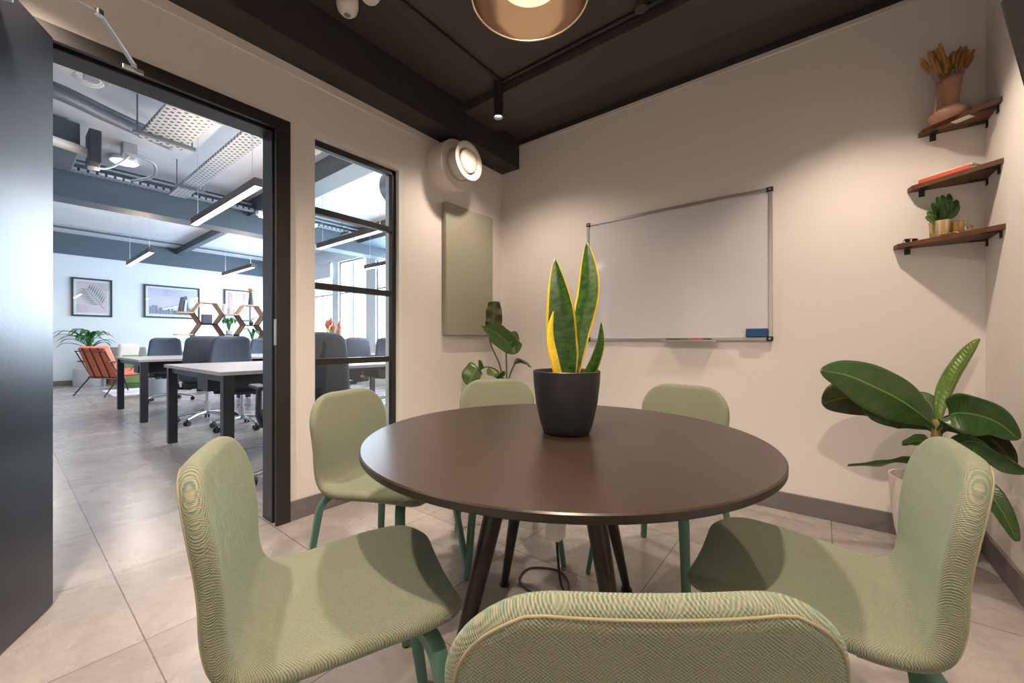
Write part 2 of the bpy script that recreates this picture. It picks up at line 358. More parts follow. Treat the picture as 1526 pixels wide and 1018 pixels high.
        o = bpy.data.objects.new(name, me); COL.objects.link(o)
        if parent: o.parent = parent
        if solid:
            md = o.modifiers.new('thickness', 'SOLIDIFY'); md.thickness = solid; md.offset = 0
        if bevel:
            md = o.modifiers.new('bevel', 'BEVEL'); md.width = bevel; md.segments = seg; md.limit_method = 'ANGLE'
        return o

def catmull(P, n):
    if len(P) < 3:
        return [P[0].lerp(P[-1], i/n) for i in range(n+1)]
    Q = [2*P[0]-P[1]] + list(P) + [2*P[-1]-P[-2]]
    out = []
    for i in range(n+1):
        t = i/n*(len(P)-1); k = min(int(t), len(P)-2); u = t-k
        a, b, c, d = Q[k:k+4]
        out.append(0.5*((2*b) + (c-a)*u + (2*a-5*b+4*c-d)*u*u + (3*b-a-3*c+d)*u**3))
    return out
def tag(o, label=None, cat=None, group=None, kind=None):
    if label: o['label'] = label
    if cat: o['category'] = cat
    if group: o['group'] = group
    if kind: o['kind'] = kind
    return o
def thing(name, label, cat, loc=(0, 0, 0), rz=0, group=None):
    o = bpy.data.objects.new(name, None); COL.objects.link(o); o.empty_display_size = 0.05
    o.location = loc; o.rotation_euler = (0, 0, rz)
    return tag(o, label, cat, group)
def struct(o): o['kind'] = 'structure'; return o
def kids(o): return [c for c in bpy.data.objects if c.parent == o]
def copy_tree(o, parent=None, ch=None):
    c = o.copy(); COL.objects.link(c); c.parent = parent
    for k in kids(o): copy_tree(k, c)
    return c
def face(dx, dy): return math.atan2(-dx, dy)

# ================================================================ the meeting room shell
XA, YB, XD, YS = -2.34, 2.86, 0.61, -1.0        # wall_left, wall_back, wall_right, wall_front
T = 0.16                                          # partition thickness
m = MB(); m.box(-14, 2, -4, 6.2, -0.1, 0); struct(m.build('floor', M['tile']))
m = MB(); m.box(XA-T+0.001, XD+0.1, YS-0.1, YB+0.1, 2.80, 2.9); struct(m.build('ceiling', M['ceil_dark']))
DY0, DY1, DZ = -0.02, 0.99, 2.215                  # door frame outer
WY0, WY1, WZ0, WZ1 = 1.132, 1.749, 0.30, 2.23     # window reveal
m = MB()
m.box(XA-T, XA, -4, DY0, 0, 2.545); m.box(XA-T, XA, DY0, DY1, DZ, 2.545)
m.box(XA-T, XA, DY1, WY0, 0, 2.545); m.box(XA-T, XA, WY0, WY1, 0, WZ0); m.box(XA-T, XA, WY0, WY1, WZ1, 2.545)
m.box(XA-T, XA, WY1, 5.5, 0, 2.545); m.box(XA-T, XA, -4, 5.5, 2.545, 3.5)
struct(m.build('wall_left', M['wall_in']))
m = MB(); m.box(XA, XD+0.1, YB, YB+0.1, 0, 2.8); struct(m.build('wall_back', M['wall_in']))
m = MB(); m.box(XD, XD+0.1, YS, YB, 0, 2.8); struct(m.build('wall_right', M['wall_in']))
m = MB(); m.box(XA, XD+0.1, YS-0.1, YS, 0, 2.8); struct(m.build('wall_front', M['wall_in']))
# thin bead lines below the wall tops
m = MB(); m.box(XA, XA+0.006, YS, YB, 2.492, 2.500); struct(m.build('trim_1', M['wall']))
m = MB(); m.box(XA, XD, YB-0.006, YB, 2.728, 2.736); struct(m.build('trim_2', M['wall']))
m = MB(); m.box(-2.14, XD, YB-0.004, YB, 2.757, 2.80); struct(m.build('trim_3', M['beam_dark']))
# boxed beams
m = MB(); m.box(XA, -2.14, YS, YB, 2.545, 2.80); tag(m.build('ceiling_beam', M['beam_dark'], bevel=0.004), kind='structure')
m = MB(); m.box(-2.14, XD, 2.16, 2.53, 2.735, 2.80); tag(m.build('ceiling_beam', M['ceil_dark'], bevel=0.004), kind='structure')
# baseboards
m = MB(); m.box(XA, XA+0.014, DY1, YB, 0, 0.108); m.box(XA, XA+0.014, YS, DY0, 0, 0.108); struct(m.build('baseboard_left', M['base'], bevel=0.003))
m = MB(); m.box(XA+0.014, XD, YB-0.014, YB, 0, 0.108); struct(m.build('baseboard_back', M['base'], bevel=0.003))
m = MB(); m.box(XD-0.014, XD, YS, YB-0.014, 0, 0.108); struct(m.build('baseboard_right', M['base'], bevel=0.003))

# door frame (architrave + stepped jamb)
m = MB()
fx = XA + 0.018
for y0, y1 in ((DY0, DY0+0.13), (DY1-0.075, DY1)): m.box(XA, fx, y0, y1, 0, DZ-0.062)
m.box(XA, fx, DY0, DY1, DZ-0.062, DZ)
# rebate, then the stop and lining
for y0, y1 in ((DY0, DY0+0.11), (DY1-0.055, DY1)): m.box(XA-0.045, XA, y0, y1, 0, DZ)
for y0, y1 in ((DY0, DY0+0.127), (DY1-0.072, DY1)): m.box(XA-T-0.01, XA-0.045, y0, y1, 0, DZ)
m.box(XA-0.045, XA, DY0, DY1, DZ-0.045, DZ); m.box(XA-T-0.01, XA-0.045, DY0, DY1, DZ-0.062, DZ)
struct(m.build('trim_4', M['frame_blk'], bevel=0.003))
m = MB(); m.box(XA-0.001, XA+0.0195, DY1-0.079, DY1-0.073, 0.98, 1.12); m.box(XA-0.02, XA, DY1-0.0565, DY1-0.0545, 1.0, 1.09)
tag(m.build('strike_plate', M['alu']), 'narrow metal latch strike plate on the black door jamb', 'strike plate')

# open door leaf: hinged at the far jamb, swung into the room
hd = Vector((0.887, -0.462, 0)); hn = Vector((0.462, 0.887, 0))
door = thing('door_1', 'black painted door standing open into the meeting room at the left', 'door', (-2.30, 0.125, 0)); door['kind'] = 'structure'
m = MB(); m.obox(hd*0.42+Vector((0, 0, 1.078))-hn*0.022, hd*0.42, hn*0.022, Vector((0, 0, 1.072))); m.build('door_leaf', M['door_blk'], door, bevel=0.002)
m = MB(); b0 = hd*0.76 + hn*0.0
m.tube([b0+Vector((0, 0, 1.0)), b0+Vector((0, 0, 1.0))+hn*0.05, b0+Vector((0, 0, 1.0))+hn*0.055-hd*0.12], 0.009, 10)
m.lathe([(0.0, 0), (0.026, 0), (0.026, 0.006), (0.0, 0.006)], 20, (b0.x, b0.y, 1.0), axis='y'); m.build('door_handle', M['alu'], door, smooth=True)
dc = thing('door_closer', 'silver folding arm of the door closer above the open door', 'door closer', (-2.32, 0.35, 2.16))
def rel(p): return (p[0]+2.32, p[1]-0.35, p[2]-2.16)
m = MB(); m.box(-0.002, 0.006, -0.034, 0.034, -0.010, 0.010); m.build('bracket', M['alu'], dc, bevel=0.003)
el = (-2.051, 0.22, 2.178); e2 = (-2.00, -0.02, 2.175)
m = MB(); m.tube([rel((-2.298, 0.35, 2.168)), rel(el)], 0.010, 8, sx=0.35, up=(0, 0, 1)); m.build('forearm', M['alu'], dc, bevel=0.001)
m = MB(); m.tube([rel(el), rel(e2)], 0.010, 8, sx=0.35, up=(0, 0, 1)); m.build('main_arm', M['alu'], dc, bevel=0.001)
m = MB(); m.lathe([(0, -0.006), (0.013, -0.006), (0.013, 0.012), (0.009, 0.016), (0, 0.016)], 16, rel(el)); m.build('pivot', M['chrome'], dc, smooth=True)
m = MB(); m.lathe([(0, -0.004), (0.010, -0.004), (0.010, 0.008), (0, 0.008)], 16, rel((-2.298, 0.35, 2.168))); m.build('pivot', M['chrome'], dc, smooth=True)
m = MB(); cc = Vector((-2.30, 0.125, 0)) + hd*0.40 + hn*0.022
m.obox(rel((cc.x, cc.y, 2.10)), hd*0.11, hn*0.022, (0, 0, 0.028)); m.build('closer_body', M['alu'], dc, bevel=0.005)

# internal window in the left wall
wn = thing('window_1', 'tall black-framed internal window looking into the office', 'window', (XA, WY0, 0)); wn['kind'] = 'structure'
FX0, FX1 = -0.075, -0.035
fy0, fy1 = 0.004, WY1-WY0-0.030
m = MB()
m.box(FX0, FX1, fy0, fy0+0.012, WZ0, WZ1-0.03); m.box(FX0, FX1, fy1-0.032, fy1, WZ0, WZ1-0.03)
m.box(FX0, FX1, fy0, fy1, WZ1-0.066, WZ1-0.028); m.box(FX0, FX1, fy0, fy1, WZ0, WZ0+0.035)
m.build('window_frame', M['frame_blk'], wn, bevel=0.002)
for z in (0.878, 1.334, 1.782):
    m = MB(); m.box(FX0, FX1, fy0+0.012, fy1-0.032, z-0.019, z+0.019); m.build('glazing_bar', M['frame_blk'], wn, bevel=0.002)
m = MB(); m.box(-0.058, -0.054, fy0+0.01, fy1-0.03, WZ0+0.03, WZ1-0.05); m.build('pane', M['glass'], wn)
m = MB(); m.box(-T, -0.001, fy1, WY1-WY0, WZ0, WZ1); m.box(-T, -0.001, 0, fy1, WZ1-0.028, WZ1); m.build('reveal', M['wall'], wn)

# ================================================================ ceiling fittings
def downlight(i, x, y):
    t = thing('ceiling_spotlight', ['black cylinder spotlight hanging below the ceiling near the far left corner', 'black cylinder spotlight near the open door behind the camera',
              'black cylinder spotlight near the corner shelves', 'black cylinder spotlight above the camera, unseen and added for lighting'][i], 'spotlight', (x, y, 2.8), group=None)
    m = MB(); m.lathe([(0.0, 0), (0.031, 0), (0.031, -0.252), (0.031, -0.257), (0.0275, -0.25), (0.0275, -0.236), (0, -0.236)], 32); m.build('housing', M['frame_blk'], t, smooth=True)
    m = MB(); m.lathe([(0.0, -0.237), (0.027, -0.237), (0.027, -0.2375), (0, -0.2375)], 24); m.build('lens', M['bulb'], t)
    return t
for i, (x, y) in enumerate(DOWN): downlight(i, x, y)
def conduit(pts, r, label, mtl=None):
    m = MB(); m.tube(pts, r, 10); return tag(m.build('conduit', mtl or M['beam_dark'], smooth=True), label, 'conduit')
conduit([(-1.745, YS, 2.787), (-1.745, 2.08, 2.787)], 0.011, 'dark conduit running along the ceiling parallel to the door wall')
conduit([(-1.72, 2.125, 2.787), (XD, 2.125, 2.787)], 0.011, 'dark conduit running along the ceiling beside the shallow beam')
m = MB(); m.lathe([(0, 0), (0.033, 0), (0.033, -0.03), (0.03, -0.034), (0, -0.034)], 24, (-0.76, 2.10, 2.80))
tag(m.build('junction_box', M['ceil_dark'], smooth=True), 'small round dark junction box on the ceiling conduit', 'junction box')
t = thing('motion_sensor', 'white rounded ceiling sensor, the fully visible one by the top edge', 'sensor', (-1.965, 1.12, 2.8))
m = MB(); m.lathe([(0, 0), (0.052, 0), (0.055, -0.01), (0.055, -0.04), (0.048, -0.066), (0.03, -0.084), (0, -0.088)], 32); m.build('body', M['white_pl'], t, smooth=True)
m = MB(); m.lathe([(0.012, -0.0865), (0.016, -0.089), (0.012, -0.090), (0, -0.090)], 20); m.build('sensor_eye', mat('eye_grey', (0.25, 0.24, 0.23), 0.3), t, smooth=True)
t = thing('smoke_detector', 'white ceiling smoke detector cut off by the top edge beside the rounded sensor', 'smoke detector', (-1.845, 1.175, 2.8))
m = MB(); m.lathe([(0, 0), (0.05, 0), (0.05, -0.016), (0.038, -0.034), (0, -0.038)], 28); m.build('body', M['white_pl'], t, smooth=True)

# pendant lamp above the table
t = thing('pendant_lamp', 'smoked glass dome pendant lamp with a bright inner reflector above the table', 'pendant lamp', (-0.715, 1.01, 0))
prof = [(0.180, 2.068), (0.182, 2.075), (0.180, 2.11), (0.172, 2.16), (0.155, 2.21), (0.125, 2.25), (0.085, 2.28), (0.05, 2.295)]
m = MB(); m.lathe(prof, 64); m.build('glass_shade', M['shade'], t, smooth='all')
m = MB(); m.tube([(0.181*math.cos(a), 0.181*math.sin(a), 2.069) for a in [2*PI*k/64 for k in range(65)]], 0.0028, 8, cap=False); m.build('rim', M['rim'], t, smooth='all')
m = MB(); m.lathe([(0.098, 2.118), (0.100, 2.122), (0.096, 2.17), (0.075, 2.215), (0.045, 2.24), (0.0, 2.242)], 48)
m.lathe([(0.098, 2.118), (0.094, 2.122), (0.090, 2.17), (0.070, 2.21), (0.04, 2.232), (0.0, 2.236)], 48); m.build('inner_reflector', M['lamp_in'], t, smooth='all')
m = MB(); m.lathe([(0, 2.232), (0.03, 2.232), (0.034, 2.21), (0.028, 2.19), (0, 2.183)], 24); m.build('bulb', M['bulb'], t, smooth='all')
m = MB(); m.lathe([(0.0, 2.34), (0.03, 2.34), (0.05, 2.30), (0.052, 2.285), (0, 2.285)], 32); m.build('cap', M['brass'], t, smooth=True)
m = MB(); m.tube([(0, 0, 2.33), (0, 0, 2.79)], 0.004, 8); m.build('cord', M['cable'], t, smooth=True)
m = MB(); m.lathe([(0, 2.80), (0.05, 2.80), (0.05, 2.775), (0, 2.775)], 32); m.build('canopy', M['frame_blk'], t, smooth=True)

# round supply duct and air valve on the left wall
YV, ZV = 2.15, 2.347
t = thing('air_valve', 'white round ventilation duct with disc valve on the left wall under the beam', 'air vent', (XA, YV, ZV))
m = MB(); m.lathe([(0.186, 0.0), (0.187, 0.150), (0.184, 0.156), (0.12, 0.156)], 64, axis='x'); m.build('duct', M['valve'], t, smooth=True)
m = MB(); m.lathe([(0.116, 0.155), (0.116, 0.245), (0.122, 0.252)], 64, axis='x'); m.build('collar', M['valve'], t, smooth=True)
m = MB(); m.lathe([(0.116, 0.238), (0.132, 0.246), (0.142, 0.258), (0.141, 0.264), (0.128, 0.266), (0.104, 0.262), (0.094, 0.240), (0.094, 0.20), (0.0, 0.20)], 64, axis='x'); m.build('valve_ring', M['valve'], t, smooth=True, angle=60)
m = MB(); m.lathe([(0.0, 0.240), (0.082, 0.240), (0.086, 0.252), (0.085, 0.262), (0.078, 0.268), (0, 0.271)], 64, axis='x'); m.build('valve_disc', M['valve'], t, smooth=True, angle=60)
m = MB(); m.tube([(0.212, 0.012, 0.115), (0.212, 0.012, 0.452)], 0.0022, 8); m.build('suspension_wire', M['frame_blk'], t)
m = MB(); m.lathe([(0.15, -T-0.50), (0.155, -T-0.49), (0.155, -T)], 48, axis='x'); m.lathe([(0.15, -T-0.50), (0.0, -T-0.50)], 48, axis='x'); m.build('office_side_duct', M['galv'], t, smooth=True)

# sage acoustic panel
m = MB(); m.box(XA, XA+0.052, 2.115, 2.672, 1.045, 2.085)
o = m.build('acoustic_panel', M['panel'], smooth=True, bevel=0.012, seg=4); tag(o, 'tall sage green fabric acoustic panel on the left wall beside the window', 'acoustic panel')

# whiteboard
t = thing('whiteboard', 'wide magnetic whiteboard with grey aluminium frame on the back wall', 'whiteboard', (-1.464, YB, 1.005))
w, h = 1.231, 0.922
m = MB(); m.box(0.012, w-0.012, -0.014, -0.002, 0.012, h-0.012); m.build('board', M['wb'], t)
m = MB()
for b in ((0, w, 0, 0.022), (0, w, h-0.022, h), (0, 0.022, 0.022, h-0.022), (w-0.022, w, 0.022, h-0.022)): m.box(b[0], b[1], -0.022, 0, b[2], b[3])
m.build('frame', M['alu'], t, bevel=0.003)
for x in (0, w-0.030):
    for z in (-0.003, h-0.027):
        m = MB(); m.box(x-0.003, x+0.033, -0.026, 0, z, z+0.030); c = m.build('corner_cap', M['black'], t, bevel=0.006)
        m = MB(); m.lathe([(0, -0.0275), (0.006, -0.0275), (0.006, -0.026)], 12, (x+0.015, 0, z+0.015), axis='y'); m.build('screw', M['alu'], c)
m = MB(); m.box(0.60, 0.93, -0.075, -0.020, -0.006, -0.002); m.box(0.60, 0.93, -0.078, -0.075, -0.006, 0.006); m.build('pen_tray', M['alu'], t, bevel=0.001)
def marker(x, label, capm, bodym, ln=0.14, y=-0.05):
    t = thing('marker_pen', label, 'marker pen', (x, YB+y, 1.005+0.0065), group=None)
    m = MB(); m.lathe([(0, 0), (0.0075, 0), (0.0085, 0.004), (0.0085, ln*0.62), (0, ln*0.62)], 14, axis='x'); m.build('barrel', bodym, t, smooth=True)
    m = MB(); m.lathe([(0, ln*0.62), (0.0092, ln*0.62), (0.0088, ln*0.95), (0.005, ln), (0, ln)], 14, axis='x'); m.build('cap', capm, t, smooth=True)
marker(-0.845, 'black whiteboard marker with green cap, leftmost on the pen tray', M['green'], M['black'], 0.15)
marker(-0.690, 'black and red whiteboard marker, rightmost on the pen tray', M['black'], M['red'], 0.13)
t = thing('board_eraser', 'blue whiteboard eraser stuck to the lower right of the whiteboard', 'eraser', (-0.312, YB-0.014, 1.053))
m = MB(); m.box(-0.058, 0.058, -0.034, -0.012, -0.026, 0.026); m.build('grip', M['blue'], t, bevel=0.006)
m = MB(); m.box(-0.055, 0.055, -0.012, 0, -0.023, 0.023); m.build('felt_pad', mat('felt_pad', (0.02, 0.03, 0.06), 0.9), t, bevel=0.002)

# ================================================================ corner shelves and what stands on them
SH = [('top', 2.030, 0.384, 2.635), ('middle', 1.760, 0.345, 2.62), ('bottom', 1.475, 0.293, 2.595)]
for nm, z, x0, y0 in SH:
    t = thing('corner_shelf', f'{nm} walnut corner shelf of the three in the back right corner', 'shelf', (XD, YB, z), group='walnut corner shelves')
    poly = [(0, 0), (x0-XD, 0), (x0-XD+0.010, -0.048), (-0.001, y0-YB), (0, y0-YB)]
    m = MB(); m.prism(poly, 0, 0.022); m.build('board', M['walnut'], t, bevel=0.0015)
    for bx in (x0-XD+0.052,):
        m = MB(); m.box(bx-0.011, bx+0.011, -0.06, 0, -0.004, 0); m.box(bx-0.011, bx+0.011, -0.005, 0, -0.030, 0); m.build('bracket', M['iron'], t)
    for by in (-0.03, y0-YB+0.05):
        m = MB(); m.box(-0.06, 0, by-0.010, by+0.010, -0.004, 0); m.box(-0.005, 0, by-0.010, by+0.010, -0.030, 0); m.build('bracket', M['iron'], t)
    if nm == 'top':
        m = MB(); m.prism([(-0.135, -0.120), (-0.082, -0.158), (-0.058, -0.125), (-0.112, -0.088)], -0.0015, -0.0002); tag(m.build('sticker', M['paper'], t), 'white paper sticker under the shelf')
# blush jug with dried wheat
vx, vy, vz = 0.478, 2.775, 2.052
t = thing('jug_vase', 'blush ceramic jug with slanted rim and side handle on the top corner shelf', 'vase', (vx, vy, vz))
m = MB(); n = 48
prof = [(0.0, 0.0), (0.052, 0.0), (0.068, 0.008), (0.0735, 0.022), (0.070, 0.036), (0.055, 0.050), (0.034, 0.060), (0.030, 0.075), (0.032, 0.10), (0.037, 0.14), (0.042, 0.18), (0.046, 0.205), (0.042, 0.204), (0.036, 0.16), (0.028, 0.10), (0.0, 0.09)]
m.lathe(prof, n)
sl = Vector((0.789, 0.614, 0))
m.v = [(x, y, z + (max(0, (z-0.15))/0.055)*((x*sl.x+y*sl.y)*0.36)) for x, y, z in m.v]
m.build('body', M['terra'], t, smooth='all')
m = MB(); m.tube(catmull([Vector(p) for p in (sl*-0.040+Vector((0, 0, 0.185)), sl*-0.055+Vector((0, 0, 0.165)), sl*-0.062+Vector((0, 0, 0.10)), sl*-0.066+Vector((0, 0, 0.03)))], 16), 0.0055, 10); m.build('handle', M['terra'], t, smooth='all')
random.seed(3)
tw = thing('dried_wheat', 'bunch of dried golden wheat ears standing in the blush jug', 'dried wheat', (vx, vy, vz+0.12))
for k in range(40):
    a = random.uniform(-1, 1); b = random.uniform(-0.5, 0.5); hh = random.uniform(0.09, 0.17)
    if abs(a) < 0.3: hh = random.uniform(0.08, 0.14)
    if a > 0.3: hh += 0.02
    spread = sl*a*0.085 + Vector((-0.614, 0.789, 0))*b*0.05
    top = spread + Vector((0, 0, hh)); basep = spread*0.18 + Vector((0, 0, 0.0)); tip = top + (spread*0.55+Vector((0, 0, 0.075)))*0.75
    lim = XD-0.012-vx
    for q in (top, tip):
        q.x = min(q.x, lim); q.y = min(q.y, YB-0.015-vy)
    m = MB(); m.tube([basep, spread*0.6+Vector((0, 0, hh*0.5)), top], 0.0012, 5); st = m.build('stalk', M['straw'], tw)
    m = MB(); N_ = 9; pts = [top.lerp(tip, i/(N_*2)) for i in range(N_*2+1)]
    m.tube(pts, [0.0035+0.0055*(1 if i % 2 else 0.55)*math.sin(PI*min(1, (i+1)/(N_*2+2)))**0.6 for i in range(N_*2+1)], 6)
    for q in range(6):
        p0 = top.lerp(tip, 0.3+0.1*q); dr = (tip-top).normalized()*0.03 + Vector((random.uniform(-1, 1), random.uniform(-1, 1), 0))*0.006
        m.tube([p0, p0+dr], [0.0006, 0.0002], 4)
    m.build('ear', M['wheat'], st, smooth=True)
# books on the middle shelf
bd = Vector((0.76, -0.65, 0)).normalized(); bn = Vector((0.65, 0.76, 0))
def book(c, L_, Wd, th, ang, cover, label, z):
    t = thing('book', label, 'book', (c[0], c[1], z), ang)
    m = MB(); m.box(-L_/2, L_/2, -Wd/2, Wd/2, 0, 0.0012); m.box(-L_/2, L_/2, -Wd/2, Wd/2, th-0.0012, th); m.box(-L_/2, L_/2, -Wd/2, -Wd/2+0.001, 0, th); m.build('cover', cover, t)
    m = MB(); m.box(-L_/2+0.002, L_/2-0.002, -Wd/2+0.0015, Wd/2-0.003, 0.0012, th-0.0012); m.build('pages', M['paper'], t)
    return t
book((0.478, 2.775), 0.19, 0.085, 0.018, math.atan2(-0.63, 0.78), M['cover_red'], 'red-covered booklet lying on the middle corner shelf', 1.782)
book((0.498, 2.778), 0.155, 0.085, 0.010, math.atan2(-0.58, 0.80), M['paper'], 'thin white booklet on top of the red one on the middle corner shelf', 1.800)
# rubber plant in gold pot and trinkets on the bottom shelf
px_, py_, pz_ = 0.452, 2.782, 1.497
t = thing('potted_plant', 'small broad-leaved plant in a striped gold pot on the bottom corner shelf', 'plant', (px_, py_, pz_))
gp = mat('gold_striped_glaze', (0.55, 0.38, 0.15), 0.25, 0.5); nt = gp.node_tree
tcn = nt.nodes['Texture Coordinate']; sp = N(nt, 'ShaderNodeSeparateXYZ'); nt.links.new(tcn.outputs['Object'], sp.inputs[0])
aa = mth(nt, 'ARCTAN2', sp.outputs[1], sp.outputs[0]); ss = mth(nt, 'SINE', mth(nt, 'MULTIPLY', aa, 9.0))
mr_ = N(nt, 'ShaderNodeMapRange'); mr_.inputs[1].default_value = 0.1; mr_.inputs[2].default_value = 0.5; nt.links.new(ss, mr_.inputs[0])
nt.links.new(mixc(nt, mr_.outputs[0], (0.58, 0.36, 0.12), (0.60, 0.58, 0.50)), nt.nodes['Principled BSDF'].inputs['Base Color'])
m = MB(); m.lathe([(0, 0), (0.036, 0), (0.038, 0.004), (0.042, 0.08), (0.039, 0.08), (0.037, 0.066), (0, 0.066)], 40); m.build('pot', gp, t, smooth=True)
m = MB(); m.lathe([(0, 0.072), (0.038, 0.068)], 24); m.build('soil', M['soil'], t)
random.seed(11)
right = Vector((0.789, 0.614, 0)); fwd = Vector((-0.614, 0.789, 0)); upv = Vector((0, 0, 1))
lv = [(-0.070, 0.070, 0.0, 1), (-0.082, 0.045, -0.005, 1), (-0.045, 0.115, 0.0, 0), (-0.02, 0.145, 0.0, 0), (0.01, 0.155, 0.005, 0), (0.032, 0.135, -0.01, 0), (0.068, 0.125, -0.01, 0),
      (0.015, 0.120, -0.03, 0), (-0.018, 0.115, -0.035, 0), (-0.058, 0.100, -0.025, 0), (0.05, 0.10, -0.03, 0), (-0.035, 0.08, -0.035, 0), (0.04, 0.16, 0.0, 0)]
for lx, lz, lf, yl in lv:
    base = Vector((0, 0, 0.066)); tip = base + right*lx + fwd*lf + upv*(lz-0.01)
    tip.x = min(tip.x, XD-0.02-px_); tip.y = min(tip.y, YB-0.02-py_)
    mid = base.lerp(tip, 0.5) + fwd*(-0.006)
    d = (tip-base).normalized(); sd = d.cross(fwd).normalized()
    m = MB(); m.ribbon([base.lerp(tip, 0.12), mid, tip], lambda q: 0.0035 + 0.0185*math.sin(PI*min(1, max(0, (q-0.15)/0.85)))**0.6 if q < 0.999 else 0.001, sd, 6, 16, fold=0.25)
    m.build('leaf', M['rubber_y'] if yl else M['rubber'], t, smooth='all', solid=0.0012)
t = thing('brass_mug', 'small brass mug with painted dots beside the gold pot on the bottom shelf', 'mug', (0.508, 2.755, 1.497))
m = MB(); m.lathe([(0, 0), (0.022, 0), (0.024, 0.003), (0.024, 0.062), (0.026, 0.065), (0.022, 0.065), (0.021, 0.01), (0, 0.008)], 32); m.build('body', M['gold_cer'], t, smooth=True)
for i_, (c_, dz) in enumerate((((0.02, 0.25, 0.30), 0.044), ((0.08, 0.35, 0.6), 0.034), ((0.8, 0.35, 0.35), 0.018))):
    m = MB(); p = -fwd*0.0235 + Vector((0, 0, dz)); m.lathe([(0, -0.002), (0.007, -0.0015), (0.008, 0.003), (0, 0.004)], 14, p, axis='y'); m.build('painted_dot', mat('dot_paint', c_, 0.4), t, smooth=True)
def ring_trinket(c, r, th, mm, label, tilt):
    m = MB(); pts = [Vector((r*math.cos(a), 0, r*math.sin(a)+r+th)) for a in [2*PI*k/24 for k in range(25)]]
    R_ = Matrix.Rotation(tilt, 3, 'Z'); m.tube([R_ @ p for p in pts], th, 8, cap=False)
    o = m.build('bracelet', mm, smooth='all'); o.location = c; tag(o, label, 'bracelet')
ring_trinket((0.532, 2.722, 1.497), 0.017, 0.0022, M['brass'], 'thin brass bracelet standing at the right end of the bottom shelf', 0.6)
ring_trinket((0.522, 2.718, 1.497), 0.012, 0.003, M['alu'], 'small silver ring leaning against the brass bracelet on the bottom shelf', 1.0)
m = MB(); m.tube(catmull([Vector(p) for p in ((0, 0, 0.003), (0.018, 0.004, 0.010), (0.03, -0.008, 0.005), (0.05, -0.006, 0.012), (0.062, -0.012, 0.003))], 24), 0.0028, 8)
o = m.build('chain', M['brass'], smooth='all'); o.location = (0.435, 2.722, 1.497); tag(o, 'tangled brass chain in front of the gold pot on the bottom shelf', 'chain')
t = thing('sunglasses', 'folded dark sunglasses at the left end of the bottom shelf', 'glasses', (0.355, 2.825, 1.497), 0.5)
m = MB()
for s_ in (-0.016, 0.016): m.lathe([(0, -0.001), (0.012, -0.001), (0.012, 0.002), (0, 0.003)], 18, (s_, 0, 0.0135), axis='y', sy=0.8)
m.build('lenses', M['tvs'], t, smooth=True)
m = MB(); m.tube([(-0.03, 0.001, 0.02), (0, 0, 0.022), (0.03, 0.001, 0.02)], 0.0018, 6); m.tube([(-0.03, 0, 0.019), (-0.03, 0.012, 0.004), (0.01, 0.016, 0.003)], 0.0016, 6); m.tube([(0.03, 0, 0.019), (0.03, 0.013, 0.005), (-0.01, 0.02, 0.003)], 0.0016, 6); m.build('frame', M['black'], t)

# wall screen top right
t = thing('wall_television', 'black wall-mounted television tilted down on the right wall, at the top right edge', 'television', (0.48, 2.1, 2.156))
dn = Vector((0.165, 0, -0.986)); nn = Vector((-0.986, 0, -0.165)); yy = Vector((0, -1, 0))
Lw, Hh = 0.92, 0.52
m = MB(); m.obox(dn*Hh/2 + yy*Lw/2 - nn*0.018, dn*Hh/2, yy*Lw/2, nn*0.018); m.build('housing', M['tvb'], t, bevel=0.003)
m = MB(); m.obox(dn*Hh/2 + yy*Lw/2 + nn*0.0008, dn*(Hh/2-0.020), yy*(Lw/2-0.020), nn*0.0008); m.build('screen', M['tvs'], t)
m = MB(); m.box(0.055, XD-0.48, -0.56, -0.36, -0.38, -0.16); m.build('wall_bracket', M['iron'], t)

# ================================================================ the table
TX, TY, TZ, TR = -0.622, 1.036, 0.725, 0.565
t = thing('round_table', 'round dark wood meeting table with splayed dark legs', 'table', (TX, TY, 0))
m = MB(); m.lathe([(0, TZ), (TR-0.003, TZ), (TR, TZ-0.003)], 160); m.lathe([(TR, TZ-0.003), (TR, TZ-0.016), (TR-0.003, TZ-0.019), (0, TZ-0.019)], 160, mi=1)
m.build('tabletop', [M['table'], M['table_edge']], t, smooth=True)
def cf(R_, F_): return Vector((R_*0.7893-F_*0.6139, R_*0.6139+F_*0.7893, 0))
cen = cf(0.135, 1.285)
for R_, F_ in ((-0.03, 1.64), (0.46, 1.60), (0.29, 0.92), (-0.18, 0.98)):
    ft = cf(R_, F_); tp = cen + (ft-cen)*0.45
    a = Vector((ft.x-TX, ft.y-TY, 0.012)); b = Vector((tp.x-TX, tp.y-TY, TZ-0.03))
    m = MB(); m.tube([b, b.lerp(a, 0.3), a], [0.030, 0.027, 0.0145], 24); lg = m.build('leg', M['leg_dark'], t, smooth=True)
    m = MB(); m.lathe([(0, 0), (0.022, 0), (0.022, 0.010), (0.014, 0.016), (0, 0.016)], 20, (a.x, a.y, 0)); m.build('foot', M['leg_dark'], lg, smooth=True)
m = MB(); c2 = cen-Vector((TX, TY, 0)); m.box(c2.x-0.24, c2.x+0.24, c2.y-0.24, c2.y+0.24, TZ-0.045, TZ-0.020); m.build('underframe', M['leg_dark'], t, bevel=0.003)
